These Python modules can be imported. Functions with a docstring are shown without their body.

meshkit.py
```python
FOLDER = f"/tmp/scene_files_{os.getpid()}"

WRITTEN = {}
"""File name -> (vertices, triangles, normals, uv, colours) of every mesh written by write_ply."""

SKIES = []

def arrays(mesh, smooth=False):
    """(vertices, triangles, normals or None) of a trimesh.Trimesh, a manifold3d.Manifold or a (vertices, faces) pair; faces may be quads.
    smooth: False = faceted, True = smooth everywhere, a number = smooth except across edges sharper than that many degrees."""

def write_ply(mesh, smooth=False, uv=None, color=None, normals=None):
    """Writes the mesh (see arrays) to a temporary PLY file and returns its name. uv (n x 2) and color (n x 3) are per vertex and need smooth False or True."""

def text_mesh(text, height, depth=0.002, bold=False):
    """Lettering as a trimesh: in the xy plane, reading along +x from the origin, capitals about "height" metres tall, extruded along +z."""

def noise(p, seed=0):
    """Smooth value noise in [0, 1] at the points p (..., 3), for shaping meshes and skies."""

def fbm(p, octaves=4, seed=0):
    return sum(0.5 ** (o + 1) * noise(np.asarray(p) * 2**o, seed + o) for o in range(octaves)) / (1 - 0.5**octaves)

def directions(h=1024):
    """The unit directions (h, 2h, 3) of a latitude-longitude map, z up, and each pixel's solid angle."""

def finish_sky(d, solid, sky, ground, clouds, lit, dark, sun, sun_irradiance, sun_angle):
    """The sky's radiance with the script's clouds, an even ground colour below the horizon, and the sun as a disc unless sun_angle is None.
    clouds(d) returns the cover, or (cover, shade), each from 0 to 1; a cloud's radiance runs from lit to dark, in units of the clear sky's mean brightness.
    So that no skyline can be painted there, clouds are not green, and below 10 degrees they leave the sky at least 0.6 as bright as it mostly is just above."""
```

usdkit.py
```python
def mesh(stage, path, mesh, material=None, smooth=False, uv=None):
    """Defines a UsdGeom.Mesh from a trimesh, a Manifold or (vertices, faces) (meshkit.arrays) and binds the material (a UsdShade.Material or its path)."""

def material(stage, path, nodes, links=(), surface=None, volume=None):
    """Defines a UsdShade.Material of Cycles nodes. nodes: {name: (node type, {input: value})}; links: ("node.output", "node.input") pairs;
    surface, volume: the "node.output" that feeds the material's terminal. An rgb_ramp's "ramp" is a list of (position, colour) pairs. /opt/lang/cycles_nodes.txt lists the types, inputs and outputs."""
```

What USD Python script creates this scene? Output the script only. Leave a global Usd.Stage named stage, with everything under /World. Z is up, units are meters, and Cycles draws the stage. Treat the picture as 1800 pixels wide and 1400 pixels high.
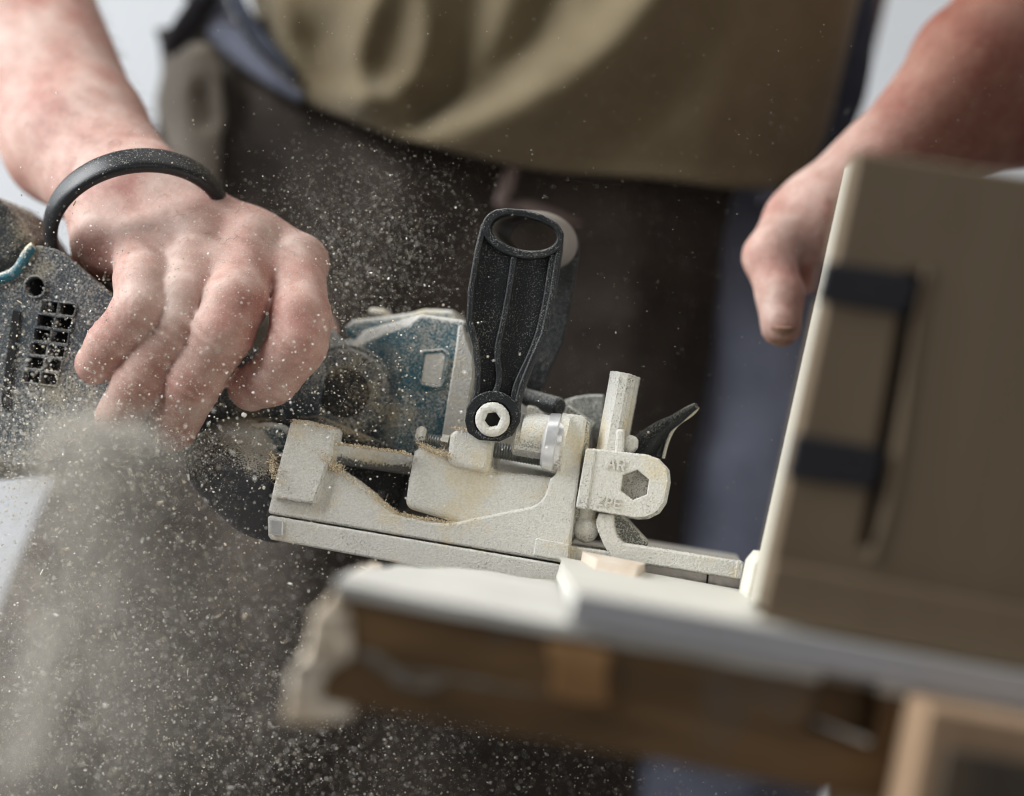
import math, numpy as np, trimesh, manifold3d as m3, shapely, shapely.geometry as sg, mapbox_earcut as earcut
import usdkit, meshkit
from pxr import Usd, UsdGeom, UsdLux, UsdShade, Gf, Sdf, Vt

stage = Usd.Stage.CreateInMemory()
UsdGeom.SetStageUpAxis(stage, UsdGeom.Tokens.z)
UsdGeom.SetStageMetersPerUnit(stage, 1.0)
UsdGeom.Xform.Define(stage, '/World')
rng = np.random.default_rng(7)

# ------------------------------------------------------------------ camera
ROLL, PITCH, FPX = math.radians(10.3), math.radians(1.0), 4286.0
EYE = np.array([0.0, -1.0, 0.0])
FWD = np.array([0, math.cos(PITCH), math.sin(PITCH)])
U0 = np.array([0, -math.sin(PITCH), math.cos(PITCH)])
X0 = np.array([1.0, 0, 0])
RIGHT = X0 * math.cos(ROLL) + U0 * math.sin(ROLL)
UP = -X0 * math.sin(ROLL) + U0 * math.cos(ROLL)
cam = UsdGeom.Camera.Define(stage, '/World/camera')
M = Gf.Matrix4d(*RIGHT, 0, *UP, 0, *(-FWD), 0, *EYE, 1)
cam.AddTransformOp().Set(M)
cam.CreateHorizontalApertureAttr(36.0)
cam.CreateVerticalApertureAttr(36.0 * 796 / 1024)
cam.CreateFocalLengthAttr(36.0 * FPX / 1800)
cam.CreateFStopAttr(2.9)
cam.CreateFocusDistanceAttr(1.0)
cam.CreateClippingRangeAttr(Gf.Vec2f(0.05, 50))
cam.CreateExposureAttr(0.0)

# ------------------------------------------------------------------ lamps: a window to the left, plus added fills above, in front and for the wall
def rect_light(name, pos, target, w, h, power, color):
    l = UsdLux.RectLight.Define(stage, '/World/' + name)
    l.CreateWidthAttr(w); l.CreateHeightAttr(h); l.CreateIntensityAttr(power); l.CreateColorAttr(Gf.Vec3f(*color))
    p, t = np.array(pos, float), np.array(target, float)
    z = (p - t) / np.linalg.norm(p - t)
    x = np.cross([0, 0, 1.0], z) if abs(z[2]) < .99 else np.array([1.0, 0, 0]); x /= np.linalg.norm(x)
    y = np.cross(z, x)
    l.AddTransformOp().Set(Gf.Matrix4d(*x, 0, *y, 0, *z, 0, *p, 1))
    return l
rect_light('window_light', (-1.75, -0.25, 0.95), (0, 0.05, 0.0), 1.3, 1.3, 15.0, (0.97, 0.99, 1.0))
rect_light('overhead_fill_light', (0.2, 0.0, 2.1), (0.1, 0.1, 0.0), 2.2, 1.6, 1.7, (1.0, 0.985, 0.96))  # added fill from above, lifts the shadows
rect_light('front_fill_light', (0.9, -2.6, 0.9), (0.0, 0.1, -0.05), 2.0, 1.4, 1.3, (1.0, 0.99, 0.97))  # added fill from behind the camera, brightens faces turned towards it
rect_light('wall_fill_light', (-2.6, 1.15, 0.7), (-0.2, 1.5, 0.2), 0.9, 1.4, 5.5, (0.95, 0.98, 1.0))  # added lamp, brightens the left of the wall and the arm edge

def pix_dir(px, py):
    return FWD + RIGHT * ((px - 900) / FPX) + UP * ((700 - py) / FPX)
def W(px, py, y):
    """the point of the vertical plane at depth y that is measured at a place of the photograph"""
    r = pix_dir(px, py)
    return EYE + r * ((y - EYE[1]) / r[1])

# the tool's own frame: u along the tool, d into the depth, w up
YAW = math.radians(4.0)
UA = np.array([math.cos(YAW), -math.sin(YAW), 0]); DA = np.array([math.sin(YAW), math.cos(YAW), 0]); WA = np.array([0, 0, 1.0])
T0 = W(740, 850, 0.0)
def T(px, py, d=0.0):
    r = pix_dir(px, py)
    p = EYE + r * ((d - (EYE - T0) @ DA) / (r @ DA)) - T0
    return np.array([p @ UA, p @ DA, p @ WA])
MM = 1 / FPX        # metres per photograph pixel at the tool

# ------------------------------------------------------------------ materials
LOOKS = '/World/Looks'
def mat(name, nodes, links, surface='p.BSDF', volume=None):
    return usdkit.material(stage, f'{LOOKS}/{name}', nodes, links, surface=surface, volume=volume)

def plain(name, col, rough=.6, metal=0.0, var=.15, scale=60, bump=0.0, bscale=800, spec=.5):
    c2 = tuple(max(0, c * (1 - var)) for c in col)
    n = {'g': ('geometry', {}), 'n': ('noise_texture', {'scale': scale, 'detail': 5}),
         'r': ('rgb_ramp', {'ramp': [(.3, c2), (.7, col)]}),
         'p': ('principled_bsdf', {'roughness': rough, 'metallic': metal, 'specular_ior_level': spec})}
    l = [('g.position', 'n.vector'), ('n.fac', 'r.fac'), ('r.color', 'p.base_color')]
    if bump:
        n['bn'] = ('noise_texture', {'scale': bscale, 'detail': 4}); n['b'] = ('bump', {'strength': 1.0, 'distance': bump})
        l += [('g.position', 'bn.vector'), ('bn.fac', 'b.height'), ('b.normal', 'p.normal')]
    return mat(name, n, l)

DUST = (.80, .785, .73)
def dusty(name, base, amount, up=.25, rough=.6, metal=0.0, dust=DUST, grain=1500, bump=.0006, patch=45, patchy=.3, var=.12, spec=.4):
    """a base colour under a layer of wood dust: fine specks, thicker on what faces up"""
    b2 = tuple(c * (1 - var) for c in base)
    d2 = tuple(c * .87 for c in dust)
    n = {'g': ('geometry', {}),
         'n1': ('noise_texture', {'scale': grain, 'detail': 2, 'roughness': .6}),
         'n2': ('noise_texture', {'scale': patch, 'detail': 5, 'roughness': .6}),
         'n3': ('noise_texture', {'scale': grain * .8, 'detail': 2}),
         'nx': ('separate_xyz', {}),
         'up': ('math', {'math_type': 'multiply_add', 'value2': up, 'value3': amount}),
         'pc': ('math', {'math_type': 'subtract', 'value2': .5}),
         'pm': ('math', {'math_type': 'multiply_add', 'value2': patchy * 2}),
         'th': ('math', {'math_type': 'subtract'}),
         'sm': ('map_range', {'range_type': 'smoothstep', 'from_min': -.36, 'from_max': -.64 + .5, 'to_min': 0.0, 'to_max': 1.0, 'clamp': True}),
         'bc': ('rgb_ramp', {'ramp': [(.35, b2), (.65, base)]}),
         'dc': ('rgb_ramp', {'ramp': [(.35, d2), (.62, dust)]}), 'wr': ('map_range', {'range_type': 'smoothstep', 'from_min': .50, 'from_max': .68, 'to_min': 0.0, 'to_max': .8, 'clamp': True}), 'wm': ('mix_color', {'blend_type': 'multiply', 'b': (1.0, .90, .72)}),
         'mx': ('mix_color', {'blend_type': 'mix'}),
         'rr': ('map_range', {'from_min': 0.0, 'from_max': 1.0, 'to_min': rough, 'to_max': .95}),
         'ml': ('map_range', {'from_min': 0.0, 'from_max': 1.0, 'to_min': metal, 'to_max': 0.0}),
         'hm': ('math', {'math_type': 'multiply_add', 'value2': .6}),
         'b': ('bump', {'strength': 1.0, 'distance': bump}),
         'p': ('principled_bsdf', {'specular_ior_level': spec})}
    l = [('g.position', 'n1.vector'), ('g.position', 'n2.vector'), ('g.position', 'n3.vector'), ('g.normal', 'nx.vector'),
         ('nx.z', 'up.value1'), ('n2.fac', 'pc.value1'), ('pc.value', 'pm.value1'), ('up.value', 'pm.value3'),
         ('pm.value', 'th.value1'), ('n1.fac', 'th.value2'), ('th.value', 'sm.value'),
         ('n2.fac', 'bc.fac'), ('n3.fac', 'dc.fac'), ('n2.fac', 'wr.value'), ('wr.result', 'wm.fac'), ('dc.color', 'wm.a'), ('sm.result', 'mx.fac'), ('bc.color', 'mx.a'), ('wm.result', 'mx.b'), ('mx.result', 'p.base_color'),
         ('sm.result', 'rr.value'), ('rr.result', 'p.roughness'), ('sm.result', 'ml.value'), ('ml.result', 'p.metallic'),
         ('n1.fac', 'hm.value1'), ('sm.result', 'hm.value3'), ('hm.value', 'b.height'), ('b.normal', 'p.normal')]
    return mat(name, n, l)

def wood(name, dark, light, axis=(6, 60, 60), rough=.6, bump=.0003, stain=None, stain_amt=.5, stain_scale=14):
    n = {'g': ('geometry', {}), 'm': ('mapping', {'scale': axis}), 'n': ('noise_texture', {'scale': 1.6, 'detail': 7, 'roughness': .65, 'distortion': .6}),
         'r': ('rgb_ramp', {'ramp': [(.3, dark), (.68, light)]}), 'b': ('bump', {'strength': 1.0, 'distance': bump}),
         'p': ('principled_bsdf', {'roughness': rough, 'specular_ior_level': .35})}
    l = [('g.position', 'm.vector'), ('m.vector', 'n.vector'), ('n.fac', 'r.fac'), ('n.fac', 'b.height'), ('b.normal', 'p.normal')]
    if stain:
        n['sn'] = ('noise_texture', {'scale': stain_scale, 'detail': 4, 'roughness': .6, 'distortion': .8})
        n['sr'] = ('rgb_ramp', {'ramp': [(stain_amt, (0, 0, 0)), (stain_amt + .16, (1, 1, 1))]})
        n['mx'] = ('mix_color', {'blend_type': 'mix', 'b': stain})
        l += [('g.position', 'sn.vector'), ('sn.fac', 'sr.fac'), ('sr.color', 'mx.fac'), ('r.color', 'mx.a'), ('mx.result', 'p.base_color')]
    else:
        l += [('r.color', 'p.base_color')]
    return mat(name, n, l)

def skin(name, base, red, pale):
    n = {'g': ('geometry', {}), 'n': ('noise_texture', {'scale': 38, 'detail': 5, 'roughness': .6}),
         'n2': ('noise_texture', {'scale': 150, 'detail': 6, 'roughness': .7}), 'v': ('voronoi_texture', {'scale': 900, 'feature': 'distance_to_edge'}),
         'mp': ('mapping', {'scale': (1, 1, 1)}),
         'r': ('rgb_ramp', {'ramp': [(.32, red), (.5, base), (.68, pale)]}),
         'r2': ('rgb_ramp', {'ramp': [(.35, (.82, .80, .78)), (.65, (1.0, 1.0, 1.0))]}),
         'mx': ('mix_color', {'blend_type': 'multiply', 'fac': 1.0}),
         'dn': ('noise_texture', {'scale': 1700, 'detail': 2}), 'dr': ('map_range', {'range_type': 'smoothstep', 'from_min': .60, 'from_max': .70, 'to_min': 0.0, 'to_max': .55, 'clamp': True}),
         'dm': ('mix_color', {'blend_type': 'mix', 'b': (.66, .60, .50)}),
         'h': ('math', {'math_type': 'multiply_add', 'value2': 1.0}), 'vs': ('math', {'math_type': 'multiply', 'value2': .35}),
         'b': ('bump', {'strength': 1.0, 'distance': .00030}),
         'p': ('principled_bsdf', {'roughness': .62, 'specular_ior_level': .35, 'subsurface_weight': .15, 'subsurface_scale': .003, 'subsurface_radius': (1.0, .35, .2)})}
    n['px'] = ('separate_xyz', {}); n['tan'] = ('map_range', {'range_type': 'smoothstep', 'from_min': .105, 'from_max': .17, 'to_min': 0.0, 'to_max': .95, 'clamp': True}); n['tm'] = ('mix_color', {'blend_type': 'multiply', 'b': (.52, .32, .25)})  # painted shade: skin turns darker and redder towards the right-hand forearm
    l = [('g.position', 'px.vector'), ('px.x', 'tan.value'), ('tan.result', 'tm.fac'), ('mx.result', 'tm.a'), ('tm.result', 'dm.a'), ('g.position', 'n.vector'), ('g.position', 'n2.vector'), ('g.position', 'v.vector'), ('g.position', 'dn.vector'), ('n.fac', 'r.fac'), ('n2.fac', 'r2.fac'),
         ('r.color', 'mx.a'), ('r2.color', 'mx.b'), ('dn.fac', 'dr.value'), ('dr.result', 'dm.fac'), ('dm.result', 'p.base_color'),
         ('n2.fac', 'h.value1'), ('v.distance', 'vs.value1'), ('vs.value', 'h.value3'), ('h.value', 'b.height'), ('b.normal', 'p.normal')]
    return mat(name, n, l)

def cloth(name, dark, light, weave=1400, bump=.0004, patch=18, fleck=0.0):
    n = {'g': ('geometry', {}), 'n': ('noise_texture', {'scale': patch, 'detail': 6, 'roughness': .6}),
         'w': ('noise_texture', {'scale': weave, 'detail': 2}), 'r': ('rgb_ramp', {'ramp': [(.3, dark), (.7, light)]}),
         'dr': ('map_range', {'range_type': 'smoothstep', 'from_min': .66, 'from_max': .74, 'to_min': 0.0, 'to_max': fleck, 'clamp': True}),
         'dm': ('mix_color', {'blend_type': 'mix', 'b': (.5, .46, .40)}),
         'b': ('bump', {'strength': 1.0, 'distance': bump}), 'p': ('principled_bsdf', {'roughness': .9, 'specular_ior_level': .2, 'sheen_weight': .15})}
    l = [('g.position', 'n.vector'), ('g.position', 'w.vector'), ('n.fac', 'r.fac'), ('w.fac', 'dr.value'), ('dr.result', 'dm.fac'), ('r.color', 'dm.a'), ('dm.result', 'p.base_color'),
         ('w.fac', 'b.height'), ('b.normal', 'p.normal')]
    return mat(name, n, l)

# ------------------------------------------------------------------ scene writing
used = {}
def path_for(name, parent='/World'):
    k = used.get((parent, name), 0); used[(parent, name)] = k + 1
    return f'{parent}/{name}' + (f'_{k:03d}' if k else '')
def tags(prim, **kw):
    for k, v in kw.items():
        if v: prim.SetCustomDataByKey(k, v)
    return prim
def obj(name, mesh, material, parent='/World', smooth=35, **kw):
    p = path_for(name, parent)
    g = usdkit.mesh(stage, p, mesh, material, smooth=smooth)
    tags(g.GetPrim(), **kw)
    return p
def thing(name, loc=(0, 0, 0), rotz=0.0, **kw):
    p = path_for(name)
    x = UsdGeom.Xform.Define(stage, p); x.AddTranslateOp().Set(Gf.Vec3d(*map(float, loc))); x.AddRotateZOp().Set(math.degrees(rotz))
    tags(x.GetPrim(), **kw)
    return p

# ------------------------------------------------------------------ mesh tools
def cat(*ms): return trimesh.util.concatenate(list(ms))
def rounded_poly(pts, r=0.0, holes=(), step=None):
    g = sg.Polygon(pts)
    if not g.is_valid: g = g.buffer(0)
    if r > 0: g = g.buffer(-r).buffer(2 * r).buffer(-r) if g.buffer(-r).geom_type == 'Polygon' and not g.buffer(-r).is_empty else g
    for h in holes: g = g.difference(h)
    if g.geom_type != 'Polygon': g = max(g.geoms, key=lambda q: q.area)
    return g
def _ring(coords, step):
    ls = sg.LinearRing(coords); n = max(12, int(ls.length / step))
    # keep true corners: segmentize
    c = np.array(ls.segmentize(step).coords)[:-1]
    keep = [0]
    for i in range(1, len(c)):
        if np.linalg.norm(c[i] - c[keep[-1]]) > step * .12: keep.append(i)
    return c[keep]
def _miter(c):
    a = c - np.roll(c, 1, 0); b = np.roll(c, -1, 0) - c
    a /= np.linalg.norm(a, axis=1)[:, None] + 1e-12; b /= np.linalg.norm(b, axis=1)[:, None] + 1e-12
    na, nb = np.stack([-a[:, 1], a[:, 0]], 1), np.stack([-b[:, 1], b[:, 0]], 1)
    n = na + nb; n /= np.linalg.norm(n, axis=1)[:, None] + 1e-12
    return n / np.maximum(.6, (n * na).sum(1))[:, None]
def slab(poly, y0, y1, bevel=0.0, steps=3, step=.003, back=True):
    """a shapely polygon in (x, z) made solid from depth y0 (near, rounded edge) to y1"""
    poly = sg.polygon.orient(poly)
    rings = [_ring(r.coords, step) for r in (poly.exterior, *poly.interiors)]
    mits = [_miter(r) for r in rings]
    def inset_ok(b):
        q = [r + m * b for r, m in zip(rings, mits)]; g = sg.Polygon(q[0], q[1:])
        return g.is_valid and g.area > 1e-9
    while bevel > 1e-5 and not inset_ok(bevel): bevel *= .7
    levels = [(y0 + bevel * (1 - math.sin(a)), bevel * (1 - math.cos(a))) for a in np.linspace(math.pi / 2, 0, steps + 1)] if bevel else [(y0, 0.0)]
    b2 = bevel * .6 if back else 0
    levels += [(y1 - b2, 0.0)] + ([(y1, b2)] if b2 else [])
    V, F, base = [], [], 0
    sizes = [len(r) for r in rings]; tot = sum(sizes)
    for (y, ins) in levels:
        for r, m in zip(rings, mits):
            p = r + m * ins
            V.append(np.stack([p[:, 0], np.full(len(p), y), p[:, 1]], 1))
    V = np.vstack(V)
    for k in range(len(levels) - 1):
        off = 0
        for s in sizes:
            i = np.arange(s); j = (i + 1) % s
            a, b = k * tot + off + i, k * tot + off + j; c, d = a + tot, b + tot
            F.append(np.stack([a, b, c], 1)); F.append(np.stack([b, d, c], 1)); off += s
    ends = np.cumsum(sizes).astype(np.uint32)
    for k, flip in ((0, False), (len(levels) - 1, True)):
        pts = V[k * tot:(k + 1) * tot][:, [0, 2]]
        t = earcut.triangulate_float64(pts, ends).reshape(-1, 3).astype(int) + k * tot
        A = V[t]; nrm = np.cross(A[:, 1] - A[:, 0], A[:, 2] - A[:, 0])[:, 1]
        want = -1 if k == 0 else 1
        t[nrm * want < 0] = t[nrm * want < 0][:, ::-1]
        F.append(t - k * tot + len(V)); V = np.vstack([V, V[k * tot:(k + 1) * tot]])
    m = trimesh.Trimesh(V, np.vstack(F), process=False)
    if m.volume < 0: m.invert()
    return m
def tpoly(px, d=0.0, r=0.0, holes=()):
    return rounded_poly([T(x, y, d)[[0, 2]] for x, y in px], r, holes)
def tslab(px, d0, d1, r=.0008, bevel=.0008, holes=(), **kw):
    return slab(tpoly(px, d0, max(r, bevel * 1.3) if bevel else r, holes), d0, d1, bevel, **kw)
def frame_of(a, b):
    z = (b - a) / np.linalg.norm(b - a); h = np.array([0, 0, 1.0]) if abs(z[2]) < .9 else np.array([1.0, 0, 0])
    x = np.cross(h, z); x /= np.linalg.norm(x); return x, np.cross(z, x), z
def lathe(a, b, prof, n=40, squash=(1, 1)):
    """prof: (distance from a along a-b, radius) pairs"""
    a, b = np.array(a, float), np.array(b, float); x, y, z = frame_of(a, b)
    th = np.linspace(0, 2 * np.pi, n, endpoint=False); V, F = [], []
    prof = [(prof[0][0], 1e-6)] + list(prof) + [(prof[-1][0], 1e-6)]
    for t, r in prof:
        V.append(a + z * t + r * squash[0] * np.cos(th)[:, None] * x + r * squash[1] * np.sin(th)[:, None] * y)
    for k in range(len(prof) - 1):
        i = np.arange(n); j = (i + 1) % n; p, q = k * n + i, k * n + j
        F += [np.stack([p, q, p + n], 1), np.stack([q, q + n, p + n], 1)]
    m = trimesh.Trimesh(np.vstack(V), np.vstack(F), process=False)
    if m.volume < 0: m.invert()
    return m
def rod(a, b, r, bevel=.0006, n=36):
    L = np.linalg.norm(np.array(b) - a)
    return lathe(a, b, [(0, r - bevel), (bevel, r), (L - bevel, r), (L, r - bevel)], n)
def thread(a, b, r, pitch=.0012, n=24):
    L = np.linalg.norm(np.array(b) - a); k = int(L / pitch); prof = []
    for i in range(k): prof += [(i * pitch, r * .86), (i * pitch + pitch * .5, r)]
    return lathe(a, b, prof, n)
def tube(pts, r, n=14, squash=None):
    pts = np.array(pts, float); r = np.broadcast_to(r, len(pts)); V, F = [], []
    tang = np.gradient(pts, axis=0); tang /= np.linalg.norm(tang, axis=1)[:, None]
    x = np.cross([0, 1.0, 0], tang[0]); 
    if np.linalg.norm(x) < .1: x = np.cross([0, 0, 1.0], tang[0])
    th = np.linspace(0, 2 * np.pi, n, endpoint=False)
    for p, t, rr in zip(pts, tang, r):
        x = x - t * (x @ t); x /= np.linalg.norm(x); y = np.cross(t, x)
        V.append(p + rr * (np.cos(th)[:, None] * x + np.sin(th)[:, None] * y))
    V = np.vstack(V); m_ = len(pts)
    for k in range(m_ - 1):
        i = np.arange(n); j = (i + 1) % n; p, q = k * n + i, k * n + j
        F += [np.stack([p, q, p + n], 1), np.stack([q, q + n, p + n], 1)]
    V = np.vstack([V, pts[:1], pts[-1:]]); c0, c1 = len(V) - 2, len(V) - 1
    i = np.arange(n); j = (i + 1) % n
    F += [np.stack([j, i, np.full(n, c0)], 1), np.stack([(m_ - 1) * n + i, (m_ - 1) * n + j, np.full(n, c1)], 1)]
    m = trimesh.Trimesh(V, np.vstack(F), process=False)
    if m.volume < 0: m.invert()
    return m
def hull(pts, r=0.0, n=16):
    if r <= 0: return trimesh.convex.convex_hull(np.array(pts))
    s = trimesh.creation.icosphere(subdivisions=2, radius=r).vertices
    return trimesh.convex.convex_hull(np.vstack([np.array(p) + s * (1 if np.ndim(r) == 0 else 1) for p in pts]))
def box(lo, hi, bevel=.001):
    lo, hi = np.minimum(lo, hi).astype(float), np.maximum(lo, hi).astype(float)
    return slab(sg.box(lo[0], lo[2], hi[0], hi[2]).buffer(-bevel).buffer(bevel), lo[1], hi[1], bevel, steps=2, step=.05)
def spline(pts, n):
    from scipy.interpolate import CubicSpline, PchipInterpolator
    p = np.array(pts, float); t = np.r_[0, np.cumsum(np.linalg.norm(np.diff(p, axis=0), axis=1))]; t /= t[-1]
    return CubicSpline(t, p)(np.linspace(0, 1, n))
def surfnet(f, lo, hi, h):
    """the zero surface of f (negative inside) as a watertight mesh"""
    ax = [np.arange(l, u + h, h) for l, u in zip(lo, hi)]; G = np.stack(np.meshgrid(*ax, indexing='ij'), -1)
    D = np.empty(G.shape[:3]); nb = 14           # blocks far from the surface take one value
    for i in np.ndindex(*[-(-s // nb) for s in D.shape]):
        sl = tuple(slice(a * nb, (a + 1) * nb) for a in i); g = G[sl]; mid = g[g.shape[0] // 2, g.shape[1] // 2, g.shape[2] // 2]
        v = float(f(mid[None])[0]); D[sl] = v if abs(v) > nb * h * 1.05 + .012 else f(g)
    for k in range(3):
        e = np.moveaxis(D, k, 0); e[0] = np.maximum(e[0], h * .3); e[-1] = np.maximum(e[-1], h * .3)
    for _ in range(4):                             # no checkered faces, so that every edge has two triangles
        n_bad = 0
        for k in range(3):
            E = np.moveaxis(D, k, 2); a, b, c, d = E[:-1, :-1], E[1:, :-1], E[:-1, 1:], E[1:, 1:]
            bad = ((a < 0) == (d < 0)) & ((b < 0) == (c < 0)) & ((a < 0) != (b < 0)); n_bad += bad.sum()
            for q in (a, b, c, d): q[bad & (q >= 0)] = -h * .02
        if not n_bad: break
    ins = D < 0; S = D.shape
    nz = tuple(s - 1 for s in S); acc = np.zeros(nz + (3,)); cnt = np.zeros(nz)
    corners = list(np.ndindex(2, 2, 2))
    def view(A, c): return A[c[0]:c[0] + nz[0], c[1]:c[1] + nz[1], c[2]:c[2] + nz[2]]
    for a in corners:
        for k in range(3):
            if a[k] == 0:
                b = list(a); b[k] = 1
                da, db = view(D, a), view(D, b); x = (da < 0) != (db < 0)
                t = np.where(x, da / np.where(x, da - db, 1), 0)
                p = np.array(a, float) + 0 * acc; p[..., k] += t
                acc += np.where(x[..., None], p, 0); cnt += x
    live = cnt > 0; idx = -np.ones(nz, int); idx[live] = np.arange(live.sum())
    base = np.stack(np.meshgrid(*[np.arange(s) for s in nz], indexing='ij'), -1)
    V = (base[live] + acc[live] / cnt[live][:, None]) * h + np.array([a[0] for a in ax])
    F = []
    for k in range(3):
        e = np.moveaxis(ins, k, 0); x = np.moveaxis(e[:-1] != e[1:], 0, k)
        u, v = (k + 1) % 3, (k + 2) % 3
        sl = [slice(None)] * 3; sl[u] = slice(1, -1); sl[v] = slice(1, -1)
        P = np.argwhere(x[tuple(sl)]); P[:, u] += 1; P[:, v] += 1
        q = []
        for du, dv in ((-1, -1), (0, -1), (0, 0), (-1, 0)):
            c = P.copy(); c[:, u] += du; c[:, v] += dv; q.append(idx[tuple(c.T)])
        q = np.stack(q, 1); flip = ~ins[tuple(P.T)]
        q[flip] = q[flip][:, ::-1]
        F += [q[:, [0, 1, 2]], q[:, [0, 2, 3]]]
    m = trimesh.Trimesh(V, np.vstack(F), process=False)
    if m.volume < 0: m.invert()
    return m
def smin(a, b, k):
    h = np.clip(.5 + .5 * (b - a) / k, 0, 1)
    return b + (a - b) * h - k * h * (1 - h)
def cap(P, a, b, ra, rb):
    ab = b - a; t = np.clip(((P - a) @ ab) / (ab @ ab), 0, 1)
    return np.linalg.norm(P - a - t[..., None] * ab, axis=-1) - (ra + (rb - ra) * t)

# ------------------------------------------------------------------ room: wall and floor
FLOOR = -0.85
m_wall = plain('wall_paint', (.70, .72, .745), rough=.8, var=.05, scale=3)
m_floor = plain('floor_concrete', (.34, .33, .33), rough=.7, var=.3, scale=6, bump=.002, bscale=60)
obj('wall', box((-3.2, 1.75, FLOOR), (3.2, 1.85, 2.6)), m_wall, kind='structure', label='pale plaster workshop wall far behind the worker', category='wall')
obj('floor', box((-3.2, -2.6, FLOOR - .1), (3.2, 1.748, FLOOR)), m_floor, kind='structure', label='grey concrete workshop floor', category='floor')

# ------------------------------------------------------------------ the bench plank, boards and panel in the foreground
YF = -0.245                                   # the plank's front edge
zt = W(980, 1110, YF)[2]                     # its top
zb = W(980, 1306, YF)[2]
m_plank_front = wood('old_plank', (.060, .033, .013), (.165, .095, .038), axis=(7, 50, 50), rough=.55, stain=(.105, .097, .088), stain_amt=.53, stain_scale=17)
m_plank_top = plain('pale_dusty_wood', (.60, .585, .54), rough=.8, var=.14, scale=30, bump=.0006, bscale=600)
m_torn = wood('torn_wood', (.50, .38, .25), (.80, .72, .60), axis=(20, 30, 120), rough=.8, bump=.002)
m_smear = plain('grey_smear', (.19, .17, .14), rough=.8, var=.4, scale=40)
m_lam = plain('grey_laminate', (.40, .40, .42), rough=.45, var=.06, scale=25, bump=.0001)
m_lamtop = plain('cream_board_face', (.60, .585, .53), rough=.6, var=.08, scale=30, bump=.0003, bscale=400)
m_film = wood('brown_film_board', (.168, .122, .076), (.194, .144, .092), axis=(20, 20, 4), rough=.55, bump=.0001)
m_edge = wood('pale_board_edge', (.56, .54, .46), (.68, .66, .58), axis=(60, 10, 8), rough=.7)
m_strap = plain('black_strap', (.012, .012, .018), rough=.7, var=.2)
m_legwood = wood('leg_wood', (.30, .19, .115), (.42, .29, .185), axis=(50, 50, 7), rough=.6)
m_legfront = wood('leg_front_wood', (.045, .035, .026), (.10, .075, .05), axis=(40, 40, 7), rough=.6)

xl = W(592, 1062, YF)[0]; xr = .33; yb = 0.045
notch0, notch1 = W(1418, 1260, YF)[0], W(1538, 1280, YF)[0]
plank = thing('bench_plank', (0, 0, 0), label='old thick brown wooden plank under the tool, left end torn and pale', category='plank')
def roughen(m, amp, sc, seed=0):
    m = m.copy(); m.vertices = m.vertices + (np.stack([meshkit.fbm(m.vertices * sc + 13 * k, 3, seed + k) for k in range(3)], 1) - .5) * 2 * amp
    return m
def solid_box(lo, hi, step):
    m = trimesh.creation.box(bounds=[lo, hi])
    return m.subdivide_to_size(step)
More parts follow.
